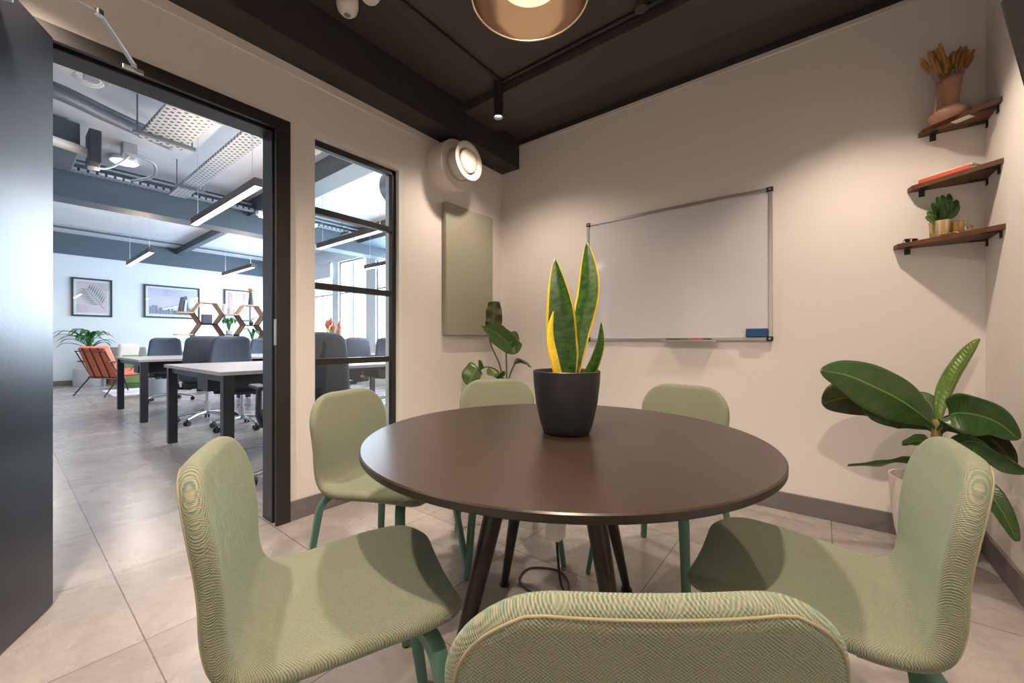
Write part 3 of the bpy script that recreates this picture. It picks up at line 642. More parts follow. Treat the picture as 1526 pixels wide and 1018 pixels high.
# power unit with cable under the table
t = thing('power_unit', 'white power unit hanging under the table with a black cable to the floor', 'power unit', (-0.712, 1.156, 0))
m = MB(); m.box(-0.026, 0.026, -0.026, 0.026, 0.335, 0.46); m.build('box', M['white_pl'], t, bevel=0.004)
m = MB(); m.box(-0.006, 0.006, -0.006, 0.006, 0.46, TZ-0.045); m.build('hanger', M['black'], t)
P = [(0.005, 0.0, 0.34), (0.0, 0.01, 0.30), (-0.04, 0.10, 0.12), (-0.07, 0.20, 0.02), (-0.12, 0.29, 0.006), (-0.20, 0.33, 0.006), (-0.30, 0.27, 0.006), (-0.28, 0.17, 0.006), (-0.18, 0.13, 0.012), (-0.06, 0.16, 0.006), (0.04, 0.10, 0.006)]
m = MB(); m.tube(catmull([Vector(p) for p in P], 70), 0.0045, 8); m.build('cable', M['cable'], t, smooth='all')

# black pot with snake plant
t = thing('snake_plant', 'variegated snake plant in a black pot on the round table', 'plant', (-0.611, 1.054, TZ))
m = MB(); m.lathe([(0, -0.0), (0.064, 0), (0.070, 0.004), (0.079, 0.03), (0.092, 0.09), (0.099, 0.15), (0.101, 0.186), (0.0985, 0.188), (0.0955, 0.184), (0.093, 0.15), (0.085, 0.06)], 72); m.build('pot', M['pot_blk'], t, smooth=True, angle=50)
m = MB(); m.lathe([(0, 0.152), (0.093, 0.148)], 40); m.build('soil', M['soil'], t)
C0 = Vector((-0.597, 1.065, TZ))
cr = Vector((0.789, 0.614, 0))
def snake(path, wf, side, mt, fold=0.35, tw_=0.0):
    m = MB(); m.ribbon([Vector(p)-C0 for p in path], wf, side, 10, 40, fold=fold, wave=0.03, twist=tw_); m.build('leaf', M[mt], t, smooth='all', solid=0.003)
def sw(w0, wmax, pk=0.45): return lambda q: max(0.0008, (w0+(wmax-w0)*math.sin(PI*0.5*min(1, q/pk))) * (1 if q < pk else max(0, 1-((q-pk)/(1-pk))**1.9)**0.85))
snake([(-0.592, 1.070, 0.875), (-0.600, 1.063, 0.98), (-0.612, 1.060, 1.12), (-0.640, 1.068, 1.256)], sw(0.028, 0.054, 0.42), (cr+Vector((-0.2, 0.2, 0))), 'snake', 0.3)
snake([(-0.600, 1.105, 0.875), (-0.592, 1.135, 1.02), (-0.575, 1.165, 1.17), (-0.590, 1.185, 1.325)], sw(0.016, 0.038, 0.6), (cr+Vector((0.25, -0.3, 0))), 'snake', 0.25)
snake([(-0.575, 1.070, 0.875), (-0.535, 1.085, 0.915), (-0.503, 1.085, 0.985), (-0.492, 1.085, 1.055)], sw(0.020, 0.024, 0.3), (cr*0.8+Vector((0.5, -0.6, 0))), 'snake', 0.7)
snake([(-0.590, 1.040, 0.875), (-0.602, 1.025, 0.95), (-0.616, 1.020, 1.02), (-0.622, 1.030, 1.09)], sw(0.024, 0.026, 0.35), (cr*0.7+Vector((-0.6, 0.8, 0))), 'snake_y', 0.7)
snake([(-0.610, 1.085, 0.875), (-0.617, 1.085, 0.95), (-0.622, 1.085, 1.02)], sw(0.018, 0.02, 0.35), cr, 'snake', 0.4)

# ================================================================ the six green chairs
def chair_proto():
    t = thing('dining_chair', 'x', 'chair')
    # side profile of the shell's middle line: seat front -> seat -> bend -> back top (y, z)
    ctrl = [(0.215, 0.425), (0.197, 0.440), (0.15, 0.452), (0.06, 0.449), (-0.06, 0.438), (-0.135, 0.440), (-0.185, 0.462), (-0.208, 0.515), (-0.220, 0.60), (-0.236, 0.70), (-0.258, 0.795)]
    P = catmull([Vector((0, a, b)) for a, b in ctrl], 110)
    arc = [0]
    for i in range(1, len(P)): arc.append(arc[-1] + (P[i]-P[i-1]).length)
    Ltot = arc[-1]
    rF, rB = 0.115, 0.135; WF, WM, WB = 0.218, 0.198, 0.205
    def smooth(x): x = max(0, min(1, x)); return x*x*(3-2*x)
    def hw(s):
        f = s/Ltot
        w = WF + (WM-WF)*smooth((f-0.25)/0.33) + (WB-WM)*smooth((f-0.62)/0.25)
        e = 2.1
        if s < rF: w -= rF*(1-(max(0, 1-(1-s/rF)**e))**(1/e))
        if Ltot-s < rB: w -= rB*(1-(max(0, 1-(1-(Ltot-s)/rB)**e))**(1/e))
        return w
    TH = 0.019; RE = 0.026; CUP = 0.016
    # rows: denser towards both ends
    rows = []
    nr = 90
    for i in range(nr+1):
        x = i/nr; rows.append(Ltot*(0.5-0.5*math.cos(PI*x))*0.45 + Ltot*x*0.55)
    nu = 40
    def at_arc(s):
        for i in range(1, len(arc)):
            if arc[i] >= s-1e-9:
                k = (s-arc[i-1])/(arc[i]-arc[i-1]); return P[i-1].lerp(P[i], k), (P[i]-P[i-1]).normalized()
        return P[-1], (P[-1]-P[-2]).normalized()
    top, bot, uvt = [], [], []
    for s in rows:
        p, d = at_arc(s)
        # smoothed tangent
        p1, _ = at_arc(min(Ltot, s+0.02)); p0, _ = at_arc(max(0, s-0.02)); d = (p1-p0).normalized()
        nrm = Vector((0, -d.z, d.y)); nrm = -nrm if nrm.z < -0.2 and s < Ltot*0.5 else nrm
        nrm = Vector((0, -d.z, d.y))            # seat: d=(0,-1,0) -> (0,0,-1): flip below
        nrm = -nrm                               # now up on the seat, forward on the back
        w = hw(s); ds = min(s, Ltot-s)
        fs_ = math.sqrt(max(0, 1-(1-min(1, ds/RE))**2))
        f = s/Ltot
        cup = CUP*smooth((f-0.5)/0.3) + 0.012*(1-smooth((f-0.3)/0.3))
        rt, rb, ru = [], [], []
        for j in range(nu+1):
            a = -1+2*j/nu; u = math.sin(a*PI/2*0.98)/math.sin(PI/2*0.98)
            du = w*(1-abs(u)); fu = math.sqrt(max(0, 1-(1-min(1, du/RE))**2))
            h = TH*fs_*fu
            c = p + Vector((u*w, 0, 0)) + nrm*(cup*(u*u)*(w/0.2)**2)
            rt.append(c+nrm*h); rb.append(c-nrm*h); ru.append((u*w+0.5, s))
        top.append(rt); bot.append(rb); uvt.append(ru)
    m = MB()
    vs = [v for r in top for v in r] + [v for r in bot for v in r]; off = len(rows)*(nu+1); fs = []; uvs = []
    fl = [q for r in uvt for q in r]
    for i in range(len(rows)-1):
        for j in range(nu):
            a, b, c, d = i*(nu+1)+j, i*(nu+1)+j+1, (i+1)*(nu+1)+j+1, (i+1)*(nu+1)+j
            fs.append((a, b, c, d)); uvs.append([fl[a], fl[b], fl[c], fl[d]])
            fs.append((off+d, off+c, off+b, off+a)); uvs.append([fl[d], fl[c], fl[b], fl[a]])
    m.add(vs, fs, 0, uvs)
    o = m.build('seat_shell', M['fabric'], t, smooth='all')
    bm = bmesh.new(); bm.from_mesh(o.data); bmesh.ops.remove_doubles(bm, verts=bm.verts, dist=0.0003); bmesh.ops.recalc_face_normals(bm, faces=bm.faces); bm.to_mesh(o.data); bm.free(); o.data.shade_smooth()
    # seam along the back edge of the shell
    m = MB()
    seam = []; crossed = False
    for side in (1, -1):
        R_ = [s for s in rows if 0.001 < s < Ltot-0.001 and s > Ltot*0.4]
        if side == -1: R_ = list(reversed(R_))
        for s in R_:
            p, d = at_arc(s); p1, _ = at_arc(min(Ltot, s+0.02)); p0, _ = at_arc(max(0, s-0.02)); d = (p1-p0).normalized(); nrm = -Vector((0, -d.z, d.y))
            w = hw(s); f = s/Ltot; cup = CUP*smooth((f-0.5)/0.3)+0.012*(1-smooth((f-0.3)/0.3))
            wi = w-0.011; ds = Ltot-s; k = min(1, ds/RE); fu = math.sqrt(1-(1-min(1, 0.011/RE))**2)
            if ds < 0.011: continue
            h = TH*fu*math.sqrt(max(0, 1-(1-k)**2))
            if side == -1 and not crossed:
                crossed = True; s1 = Ltot-0.011; pc, _ = at_arc(s1); dc_ = (P[-1]-P[-3]).normalized(); nc = -Vector((0, -dc_.z, dc_.y)); wc = hw(s1)
                for q in range(1, 24):
                    uu = 1-2*q/24
                    seam.append(pc + Vector((uu*(wc-0.011), 0, 0)) + nc*(CUP*uu*uu*(wc/0.2)**2) - nc*(TH*math.sqrt(1-(1-0.011/RE)**2)+0.0004))
            seam.append(p + Vector((side*wi, 0, 0)) + nrm*(cup*(wi/w)**2*(w/0.2)**2) - nrm*(h+0.0002))
    m.tube(seam, 0.0018, 6); m.build('seam', M['piping'], t, smooth='all')
    # bent wooden legs
    for sx in (-1, 1):
        for sy in (1, -1):
            pts = [(sx*0.045, sy*0.10-0.02, 0.418), (sx*0.12, sy*0.145-0.02, 0.418), (sx*0.152, sy*0.165-0.02, 0.408), (sx*0.172, sy*0.18-0.02, 0.378), (sx*0.182, sy*0.19-0.02, 0.32), (sx*0.215, sy*0.232-0.015, 0.004)]
            path = catmull([Vector(p) for p in pts], 26)
            m = MB(); m.tube(path, [0.0135]*22+[0.0125, 0.012, 0.0115, 0.011, 0.0105], 8, sx=0.85, sy=1.25, up=(0, 0, 1), square=True)
            lg = m.build('leg', M['teal'], t, smooth=True, angle=40)
            m = MB(); m.lathe([(0, 0), (0.009, 0), (0.009, 0.005), (0, 0.005)], 12, (sx*0.215, sy*0.232-0.015, 0)); m.build('glide', M['black'], lg)
    m = MB(); m.prism([(-0.06, -0.13), (0.06, -0.13), (0.06, 0.09), (-0.06, 0.09)], 0.405, 0.428); m.build('seat_bracket', M['teal'], t, bevel=0.004)
    return t
proto = chair_proto()
CH = [((-0.280, 0.596), (-0.614, 0.789), 'green woven chair closest to the camera, seen from behind'),
      ((-0.832, 0.472), (0.45, 0.89), 'green woven chair at the left front, in front of the open doorway'),
      ((-1.345, 0.965), (0.96, 0.28), 'green woven chair in front of the black-framed internal window'),
      ((-1.210, 1.51), (0.78, -0.63), 'green woven chair in front of the acoustic panel and corner plant, behind the table'),
      ((-0.550, 1.74), (-0.17, -0.98), 'green woven chair below the whiteboard at the far side of the table'),
      ((-0.038, 1.150), (-0.995, -0.03), 'green woven chair at the right, in front of the big leafy plant')]
for i, ((x, y), (fx_, fy_), lab) in enumerate(CH):
    o = proto if i == 0 else copy_tree(proto); o.scale = (1, 1, 1)
    o.location = (x, y, 0); o.rotation_euler = (0, 0, face(fx_, fy_)); o['label'] = lab; o['group'] = 'green chairs around the table'
    if i == 0: o.scale = (1.07, 0.97, 0.94)

# ================================================================ floor plants in the meeting room
PX, PY = 0.385, 2.50
t = thing('banana_plant', 'large leafy banana plant in a white pot in the right corner below the shelves', 'plant', (PX, PY, 0))
PC = Vector((PX, PY, 0))
m = MB(); m.lathe([(0, 0.004), (0.088, 0.004), (0.096, 0.015), (0.125, 0.16), (0.142, 0.30), (0.146, 0.40), (0.139, 0.40), (0.134, 0.36)], 56); m.build('pot', M['pot_white'], t, smooth=True)
m = MB(); m.lathe([(0, 0.352), (0.135, 0.345)], 32); m.build('soil', M['soil'], t)
m = MB(); m.tube(catmull([Vector((0.01, 0, 0.34)), Vector((0.005, 0.0, 0.5)), Vector((0.012, 0.0, 0.66))], 12), [0.024-0.0006*i for i in range(13)], 14); m.build('trunk', mat('pseudostem', (0.20, 0.17, 0.05), 0.5, var=0.4, vscale=20), t, smooth='all')
def bleaf(path, wf, side, mt='banana', fold=0.25, wave=0.05, curl=0.0, nm='leaf', base=0.0):
    m = MB(); m.ribbon([Vector(p)-PC for p in path], wf, side, 12, 40, fold=fold, wave=wave, curl=curl); m.build(nm, M[mt], t, smooth='all', solid=0.0012)
def bw(w, petiole=0.16, tipp=1.6): return lambda q: 0.007 if q < petiole*0.6 else max(0.0015, 0.007+(w-0.007)*math.sin(PI*0.5*min(1, (q-petiole*0.6)/0.36))*(max(0, 1-max(0, (q-0.5)/0.5)**tipp))**0.7)
upz = (0.1, 0.1, 1)
bleaf([(0.390, 2.49, 0.62), (0.350, 2.455, 0.672), (0.270, 2.395, 0.745), (0.172, 2.326, 0.808), (0.086, 2.284, 0.852), (-0.005, 2.239, 0.872)], bw(0.105), (0.35, 0.35, 1), 'banana', 0.2)
bleaf([(0.395, 2.57, 0.60), (0.317, 2.56, 0.695), (0.215, 2.53, 0.735), (0.10, 2.48, 0.735), (0.0, 2.43, 0.700)], bw(0.095, 0.1, 3.0), (0.55, 0.3, 0.8), 'banana_d', 0.25)
bleaf([(0.39, 2.53, 0.60), (0.305, 2.48, 0.675), (0.225, 2.43, 0.70), (0.14, 2.38, 0.735)], bw(0.075, 0.1, 3.0), (0.2, 0.5, 0.9), 'banana', 0.3)
bleaf([(0.400, 2.53, 0.60), (0.432, 2.58, 0.72), (0.475, 2.63, 0.84), (0.520, 2.67, 0.93), (0.560, 2.70, 1.012)], bw(0.052, 0.10, 2.5), (0.9, 0.4, 0), 'banana_l', 1.0, 0.03)
bleaf([(0.392, 2.47, 0.62), (0.420, 2.40, 0.700), (0.470, 2.34, 0.715), (0.522, 2.30, 0.695), (0.565, 2.27, 0.645)], bw(0.085), (0.4, -0.5, 0.75), 'banana', 0.25, 0.09)
bleaf([(0.400, 2.50, 0.60), (0.440, 2.44, 0.655), (0.500, 2.41, 0.640), (0.550, 2.40, 0.590), (0.585, 2.39, 0.52)], bw(0.080), (0.2, -0.5, 0.7), 'banana_d', 0.35, 0.07)
bleaf([(0.400, 2.48, 0.50), (0.470, 2.40, 0.60), (0.540, 2.33, 0.565), (0.585, 2.26, 0.535)], bw(0.055, 0.1, 3), (-0.3, -0.3, 1), 'banana', 0.6, 0.08)
bleaf([(0.385, 2.50, 0.55), (0.335, 2.42, 0.575), (0.272, 2.38, 0.560)], bw(0.030), (0.1, -0.3, 1), 'banana', 0.4, 0.1)
bleaf([(0.385, 2.48, 0.46), (0.290, 2.41, 0.482), (0.197, 2.357, 0.462), (0.090, 2.300, 0.452)], bw(0.028, 0.2, 1.2), (0.1, -0.6, 0.6), 'banana', 0.3, 0.15)
bleaf([(0.410, 2.47, 0.40), (0.500, 2.42, 0.425), (0.548, 2.38, 0.345), (0.582, 2.36, 0.245)], bw(0.036), (0.5, 0.3, 0.6), 'banana', 0.2, 0.05)
bleaf([(0.405, 2.56, 0.60), (0.400, 2.62, 0.69), (0.375, 2.65, 0.735), (0.345, 2.66, 0.745)], bw(0.035), (0.5, 0, 0.8), 'banana', 0.3, 0.05)

QX, QY = -1.99, 2.50
t = thing('corner_plant', 'thin-stemmed leafy plant in a white pot in the far left corner behind a chair', 'plant', (QX, QY, 0))
PC = Vector((QX, QY, 0))
m = MB(); m.lathe([(0, 0.004), (0.09, 0.004), (0.10, 0.02), (0.125, 0.40), (0.13, 0.62), (0.122, 0.62), (0.12, 0.58)], 48); m.build('pot', M['pot_white'], t, smooth=True)
m = MB(); m.lathe([(0, 0.585), (0.121, 0.58)], 32); m.build('soil', M['soil'], t)
for pts in ([(-2.0, 2.49, 0.58), (-2.041, 2.466, 0.806), (-2.101, 2.42, 0.984), (-2.113, 2.41, 1.12)], [(-1.999, 2.50, 0.58), (-1.999, 2.499, 0.78), (-2.003, 2.496, 0.96)],
            [(-1.99, 2.48, 0.58), (-1.955, 2.478, 0.72), (-1.90, 2.48, 0.83)], [(-2.0, 2.47, 0.58), (-2.01, 2.43, 0.74), (-2.06, 2.36, 0.80), (-2.10, 2.32, 0.79)]):
    m = MB(); m.tube(catmull([Vector(p)-PC for p in pts], 16), 0.0065, 8); m.build('stem', M['stem'], t, smooth='all')
bleaf([(-2.113, 2.41, 1.07), (-2.085, 2.433, 1.15), (-2.088, 2.445, 1.24), (-2.095, 2.452, 1.325)], lambda q: 0.02+0.06*math.sin(PI*min(1, 0.12+q*0.75))**0.7, (0.79, 0.61, 0.1), 'calathea_b', 0.55, 0.28)
bleaf([(-2.085, 2.30, 1.115), (-2.04, 2.37, 1.09), (-2.00, 2.44, 1.03), (-1.955, 2.53, 0.965), (-1.89, 2.56, 0.975)], bw(0.085, 0.05, 2.2), (0.3, 0.1, 0.9), 'calathea', 0.35, 0.08)
bleaf([(-2.003, 2.496, 0.93), (-1.96, 2.50, 0.99), (-1.93, 2.53, 1.08)], bw(0.07, 0.05, 2.2), (0.79, 0.61, -0.4), 'calathea', 0.4, 0.08)
bleaf([(-2.09, 2.33, 0.80), (-2.12, 2.29, 0.79), (-2.15, 2.25, 0.72), (-2.17, 2.23, 0.66)], bw(0.085, 0.02, 2.4), (0.8, 0.5, 0.5), 'calathea', 0.3, 0.08)
bleaf([(-2.02, 2.42, 0.70), (-2.00, 2.36, 0.75), (-2.02, 2.29, 0.745)], bw(0.075, 0.05, 2.2), (0.8, 0.5, -0.2), 'calathea', 0.3, 0.08)
bleaf([(-1.91, 2.48, 0.825), (-1.86, 2.49, 0.862), (-1.81, 2.51, 0.845), (-1.775, 2.53, 0.80)], bw(0.062, 0.02, 2.4), (0.2, -0.9, 0.4), 'calathea', 0.3, 0.06)

# ================================================================ the open office beyond
OC = 3.45
m = MB(); m.box(-14, XA-T+0.001, -4, 5.7, OC, OC+0.1); struct(m.build('ceiling', M['office_ceil']))
m = MB(); m.box(-13.6, -13.5, -4, 5.7, 0, 2.975); struct(m.build('wall_office_far', M['office_wall']))
m = MB(); m.box(-13.6, XA-T, -4.1, -4, 0, OC); struct(m.build('wall_office_left', M['office_wall']))
m = MB(); m.box(-13.6, -13.46, -4, 5.7, 2.975, OC); struct(m.build('trim_5', M['office_beam']))
m = MB(); m.box(-13.5, -13.48, -4, 5.5, 0, 0.115); struct(m.build('baseboard_office_far', M['base']))
WINS = [(-12.9, -10.4), (-10.1, -8.8), (-8.4, -7.0), (-6.6, -5.2), (-4.8, -3.2)]
m = MB(); xs = [-13.5]
for a, b in WINS: xs += [a, b]
xs.append(XA-T)
for i in range(0, len(xs), 2): m.box(xs[i], xs[i+1], 5.5, 5.7, 0.95, 3.1)
m.box(-13.5, XA-T, 5.5, 5.7, 0, 0.95); m.box(-13.5, XA-T, 5.5, 5.7, 3.1, OC)
struct(m.build('wall_office_window', M['office_wall']))
for i, (a, b) in enumerate(WINS):
    t = thing(f'window_{i+2}', None, None, (a, 5.55, 0.95)); t['kind'] = 'structure'
    w_ = b-a; m = MB()
    m.box(0, w_, 0, 0.04, 0, 0.04); m.box(0, w_, 0, 0.04, 2.11, 2.15); m.box(0, 0.04, 0, 0.04, 0.04, 2.11); m.box(w_-0.04, w_, 0, 0.04, 0.04, 2.11)
    nb = max(2, round(w_/0.65))
    for k in range(1, nb): m.box(w_*k/nb-0.018, w_*k/nb+0.018, 0, 0.04, 0.04, 2.11)
    m.box(0.04, w_-0.04, 0, 0.04, 1.30, 1.335)
    m.build('window_frame', mat('window_frame_grey', (0.30, 0.33, 0.36), 0.5), t)
    m = MB(); m.box(0.03, w_-0.03, 0.016, 0.020, 0.03, 2.12); m.build('pane', M['glass'], t)
    m = MB(); m.box(-0.03, w_+0.03, -0.12, 0.0, -0.035, 0.0); m.build('window_sill', M['office_wall'], t)
m = MB(); m.box(-12.88, -10.42, 5.44, 5.455, 2.72, 3.12); m.tube([(-12.88, 5.45, 3.12), (-10.42, 5.45, 3.12)], 0.03, 12)
tag(m.build('roller_blind', M['cladding']), 'half-lowered pale roller blind at the leftmost office window', 'blind')
# beams of the office ceiling
def beam(x0, x1, y0, y1, z0, z1=OC):
    m = MB(); m.box(x0, x1, y0, y1, z0, z1); tag(m.build('ceiling_beam', M['office_beam']), kind='structure')
beam(-8.25, -7.9, -4, 5.5, 2.91)
beam(-13.46, -8.25, 2.86, 2.98, 3.30)
beam(-7.9, XA-T, 2.66, 2.95, 3.18)
beam(-7.9, XA-T, 4.75, 5.45, 3.12)
# suspended linear lights (run along x)
def linear(y, x0, x1, z, label):
    t = thing('linear_light', label, 'light', ((x0+x1)/2, y, z), group=None)
    L_ = (x1-x0)/2
    m = MB(); m.box(-L_, L_, -0.033, 0.033, 0.0, 0.075); m.build('housing', mat('light_housing', (0.10, 0.08, 0.08), 0.4), t, bevel=0.002)
    m = MB(); m.box(-L_+0.006, L_-0.006, -0.028, 0.028, -0.006, -0.0005); m.build('diffuser', M['strip'], t)
    for s_ in (-1, 1):
        m = MB(); m.tube([(s_*L_*0.85, 0, 0.075), (s_*L_*0.85, 0, OC-z)], 0.002, 6); m.build('suspension_wire', M['alu'], t)
linear(1.42, -5.89, -3.97, 2.385, 'nearest slim linear light seen through the doorway, hanging below the cable trays')
linear(1.45, -10.03, -8.23, 2.385, 'small distant linear light left of the middle picture on the office wall')
linear(2.91, -10.0, -8.39, 2.385, 'small distant linear light above the honeycomb shelf')
linear(2.93, -5.95, -4.25, 2.385, 'linear light with warm glow seen through the upper part of the internal window')
linear(4.30, -6.9, -4.9, 2.385, 'linear light nearest the office windows, seen through the internal window')
for (x, y) in ((-5.0, 1.42), (-9.1, 1.45), (-9.2, 2.91), (-5.1, 2.93), (-5.9, 4.3), (-11.5, 0.5), (-4.0, -1.0)):  # first five sit under the linear lights, the last two have no fixture
    light('office_area_glow', 'AREA', (x, y, 2.37), 22, (1.0, 0.90, 0.82), shape='RECTANGLE', size=1.7, size_y=0.05)
for (x, y) in ((-4.93, 1.42), (-9.1, 1.45), (-9.2, 2.91), (-5.1, 2.93), (-5.9, 4.3)):
    light('linear_light_uplight', 'AREA', (x, y, 2.47), 17, (1.0, 0.72, 0.50), shape='RECTANGLE', size=1.6, size_y=0.05, rot=(PI, 0, 0))
# cable trays
def tray(name, a, b, wdt, label, z, lip=0.03, mtl='perf', ax='x'):
    t = thing(name, label, 'cable tray', ((a[0]+b[0])/2, (a[1]+b[1])/2, z))
    d = (Vector((b[0], b[1], 0)) - Vector((a[0], a[1], 0))); L_ = d.length/2; d.normalize(); s_ = Vector((-d.y, d.x, 0))
    m = MB()
    m.obox((0, 0, 0), d*L_, s_*(wdt/2-0.002), (0, 0, 0.002))
    for q in (-1, 1): m.obox(s_*q*wdt/2 + Vector((0, 0, lip/2)), d*L_, s_*0.002, (0, 0, lip/2))
    m.build('tray', M[mtl], t)
    for q in (-0.7, 0.7):
        c = d*L_*q
        m = MB(); m.obox(c+Vector((0, 0, -0.02)), s_*(wdt/2+0.07), d*0.022, (0, 0, 0.016)); hg = m.build('hanger_bar', M['dark_steel'], t)
        for e in (-1, 1):
            m = MB(); p = c + s_*e*(wdt/2+0.04); m.tube([(p.x, p.y, -0.03), (p.x, p.y, OC-z)], 0.007, 6); m.build('threaded_rod', M['dark_steel'], hg)
    return t
tray('cable_tray', (-7.6, -1.5), (-7.6, 5.3), 0.14, 'long narrow cable tray along the grey office beam', 3.20)
tray('cable_tray', (-7.45, 1.60), (-3.4, 1.62), 0.20, 'warmly lit cable tray hanging above the nearest linear light', 3.12)
tray('cable_tray', (-5.55, 1.05), (-4.3, 1.10), 0.36, 'wide perforated cable tray hanging beyond the door head', 3.10)
# pipes and boxes on the office ceiling
def pipe(pts, r, label, mtl='galv', name='pipe', cat='pipe'):
    m = MB(); m.tube(catmull([Vector(p) for p in pts], 8*len(pts)), r, 12); return tag(m.build(name, M[mtl], smooth='all'), label, cat)
pipe([(-5.30, -0.4, 3.22), (-5.389, 0.276, 3.22), (-5.586, 0.679, 3.22), (-5.82, 1.20, 3.22)], 0.055, 'thick grey pipe slanting across the office ceiling', 'dark_steel')
pipe([(-5.38, -0.4, 3.32), (-5.47, 0.276, 3.32), (-5.66, 0.679, 3.32), (-5.90, 1.20, 3.32)], 0.03, 'thinner grey pipe running above the thick slanting pipe', 'dark_steel')
pipe([(-7.75, -1.0, 3.36), (-7.75, 2.0, 3.36), (-7.75, 5.0, 3.36)], 0.018, 'thin conduit running above the long cable tray', 'galv', 'conduit', 'conduit')
pipe([(-12.6, -1.0, 3.40), (-12.6, 2.6, 3.40), (-12.6, 4.8, 3.40)], 0.02, 'thin conduit across the far bay of the office ceiling', 'office_beam', 'conduit', 'conduit')
pipe([(-6.3, 0.0, 3.12), (-6.4, 0.35, 3.12), (-6.5, 0.62, 3.10), (-6.55, 0.66, 2.95)], 0.05, 'pale flexible duct entering the frame beside the door leaf', 'valve', 'flexible_duct', 'duct')
m = MB(); m.box(-6.62, -6.32, 0.60, 0.70, 2.98, 3.34); tag(m.build('control_box', M['charcoal'], bevel=0.01), 'dark box hung from the office ceiling beside the flexible duct', 'control box')
m = MB(); m.box(-7.4, -6.5, -0.3, 0.55, 3.12, 3.42); tag(m.build('air_conditioning_unit', M['office_beam'], bevel=0.01), 'dark grey air handling unit on the office ceiling at the edge of the door leaf', 'air conditioner')
m = MB(); m.box(-5.25, -5.0, 0.46, 0.62, 3.36, OC); tag(m.build('junction_box', M['galv'], bevel=0.004), 'pale square junction box on the office ceiling with coiled cable', 'junction box')
m = MB(); m.tube([(-5.13+0.0012*k, 0.48+0.10*math.cos(a)*(1-0.006*k), 3.31+0.055*math.sin(a)*(1-0.006*k)) for k, a in enumerate([2*PI*q/16 for q in range(56)])], 0.006, 6)
tag(m.build('cable_coil', M['cable_w'], smooth='all'), 'loose coil of pale cable hanging below the junction box', 'cable')
t = thing('round_ceiling_light', 'glowing round white disc light on the office ceiling', 'light', (-7.35, 1.02, 3.40))
m = MB(); m.lathe([(0, 0.05), (0.12, 0.05), (0.15, 0.0), (0.14, -0.01), (0, -0.01)], 32); m.build('body', M['white_pl'], t, smooth=True)
m = MB(); m.lathe([(0, -0.012), (0.13, -0.012), (0.13, -0.016), (0, -0.016)], 32); m.build('diffuser', M['strip_cool'], t)
m = MB(); m.box(-6.95, -6.75, 0.93, 1.06, 3.32, OC); tag(m.build('junction_box', M['galv'], bevel=0.004), 'small grey junction box above the round disc light', 'junction box')
pipe([(-6.85, 1.0, 3.32), (-6.9, 0.85, 3.15), (-6.85, 0.72, 3.08), (-6.7, 0.66, 3.14), (-6.55, 0.66, 3.2)], 0.012, 'white cable looping from the junction box to the dark box', 'cable_w', 'cable', 'cable')
pipe([(-6.85, 1.06, 3.36), (-6.95, 1.25, 3.34), (-7.2, 1.28, 3.25), (-7.55, 1.12, 3.22)], 0.018, 'grey flexible hose curving down to the long cable tray', 'galv', 'flexible_hose', 'hose')
t = thing('batten_light', 'white fluorescent batten light above the right end of the cable tray', 'light', (-7.2, 2.9, 3.05))
m = MB(); m.box(-0.06, 0.06, -0.35, 0.6, 0, 0.06); m.build('housing', M['white_pl'], t, bevel=0.01)
m = MB(); m.tube([(0, -0.32, -0.02), (0, 0.57, -0.02)], 0.02, 10); m.build('tube', M['strip_cool'], t, smooth=True)
m = MB(); m.tube([(0, 0.1, 0.06), (0, 0.1, 0.40)], 0.006, 6); m.build('hanger', M['galv'], t)

# pictures on the far wall
def picture(y0, y1, z0, z1, label, draw):
    t = thing('picture_frame', label, 'picture', (-13.5, (y0+y1)/2, (z0+z1)/2))
    w_, h_ = (y1-y0)/2, (z1-z0)/2; f = 0.035
    m = MB()
    m.box(0, 0.035, -w_, w_, h_-f, h_); m.box(0, 0.035, -w_, w_, -h_, -h_+f); m.box(0, 0.035, -w_, -w_+f, -h_+f, h_-f); m.box(0, 0.035, w_-f, w_, -h_+f, h_-f)
    m.build('frame', M['frame_blk'], t)
    m = MB(); m.box(0, 0.012, -w_+f, w_-f, -h_+f, h_-f); m.build('mount', M['mount'], t)
    pr = draw(t, w_-f-0.05, h_-f-0.05)
    m = MB(); m.box(0.022, 0.024, -w_+f, w_-f, -h_+f, h_-f); m.build('glazing', M['glass'], t)
def d_leaf(t, w, h):
    m = MB(); m.box(0.012, 0.014, -w, w, -h, h); p = m.build('print', M['pink'], t)
    m = MB()
    a = Vector((0.016, 0.20, -h*0.72)); b = Vector((0.016, -0.10, h*0.62)); m.tube([a, b], 0.005, 4)
    for k in range(9):
        q = 0.2 + k*0.088; c = a.lerp(b, q); ln = 0.27*math.sin(PI*min(1, 0.25+q*0.62))
        for s_, ang in ((1, 0.75), (-1, 0.75)):
            dr = (b-a).normalized(); sd = Vector((0, dr.z, -dr.y))*s_; e = c + (dr*0.62+sd*0.8)*ln
            nrm = (e-c).normalized(); sp_ = Vector((0, -nrm.z, nrm.y))*0.013
            m.add([c, c.lerp(e, 0.4)+sp_, e, c.lerp(e, 0.4)-sp_], [(0, 1, 2, 3)])
    m.build('printed_leaf', M['leafprint'], p); return p
def d_city(t, w, h):
    m = MB(); m.box(0.012, 0.014, -w, w, -h, h); p = m.build('print', M['lilac'], t)
    random.seed(5); m = MB(); x = -w+0.02
    while x < w-0.05:
        ww = random.uniform(0.02, 0.06); hh = random.uniform(0.06, 0.20); m.box(0.014, 0.0155, x, x+ww, -h+0.02, -h+0.04+hh); x += ww+0.006
    m.add([(0.0165, w*0.42, -h+0.02), (0.0165, w*0.74, -h+0.02), (0.0165, w*0.60, h*0.55), (0.0165, w*0.50, h*0.55)], [(0, 1, 2, 3)])
    m.build('printed_skyline', M['towers'], p); return p
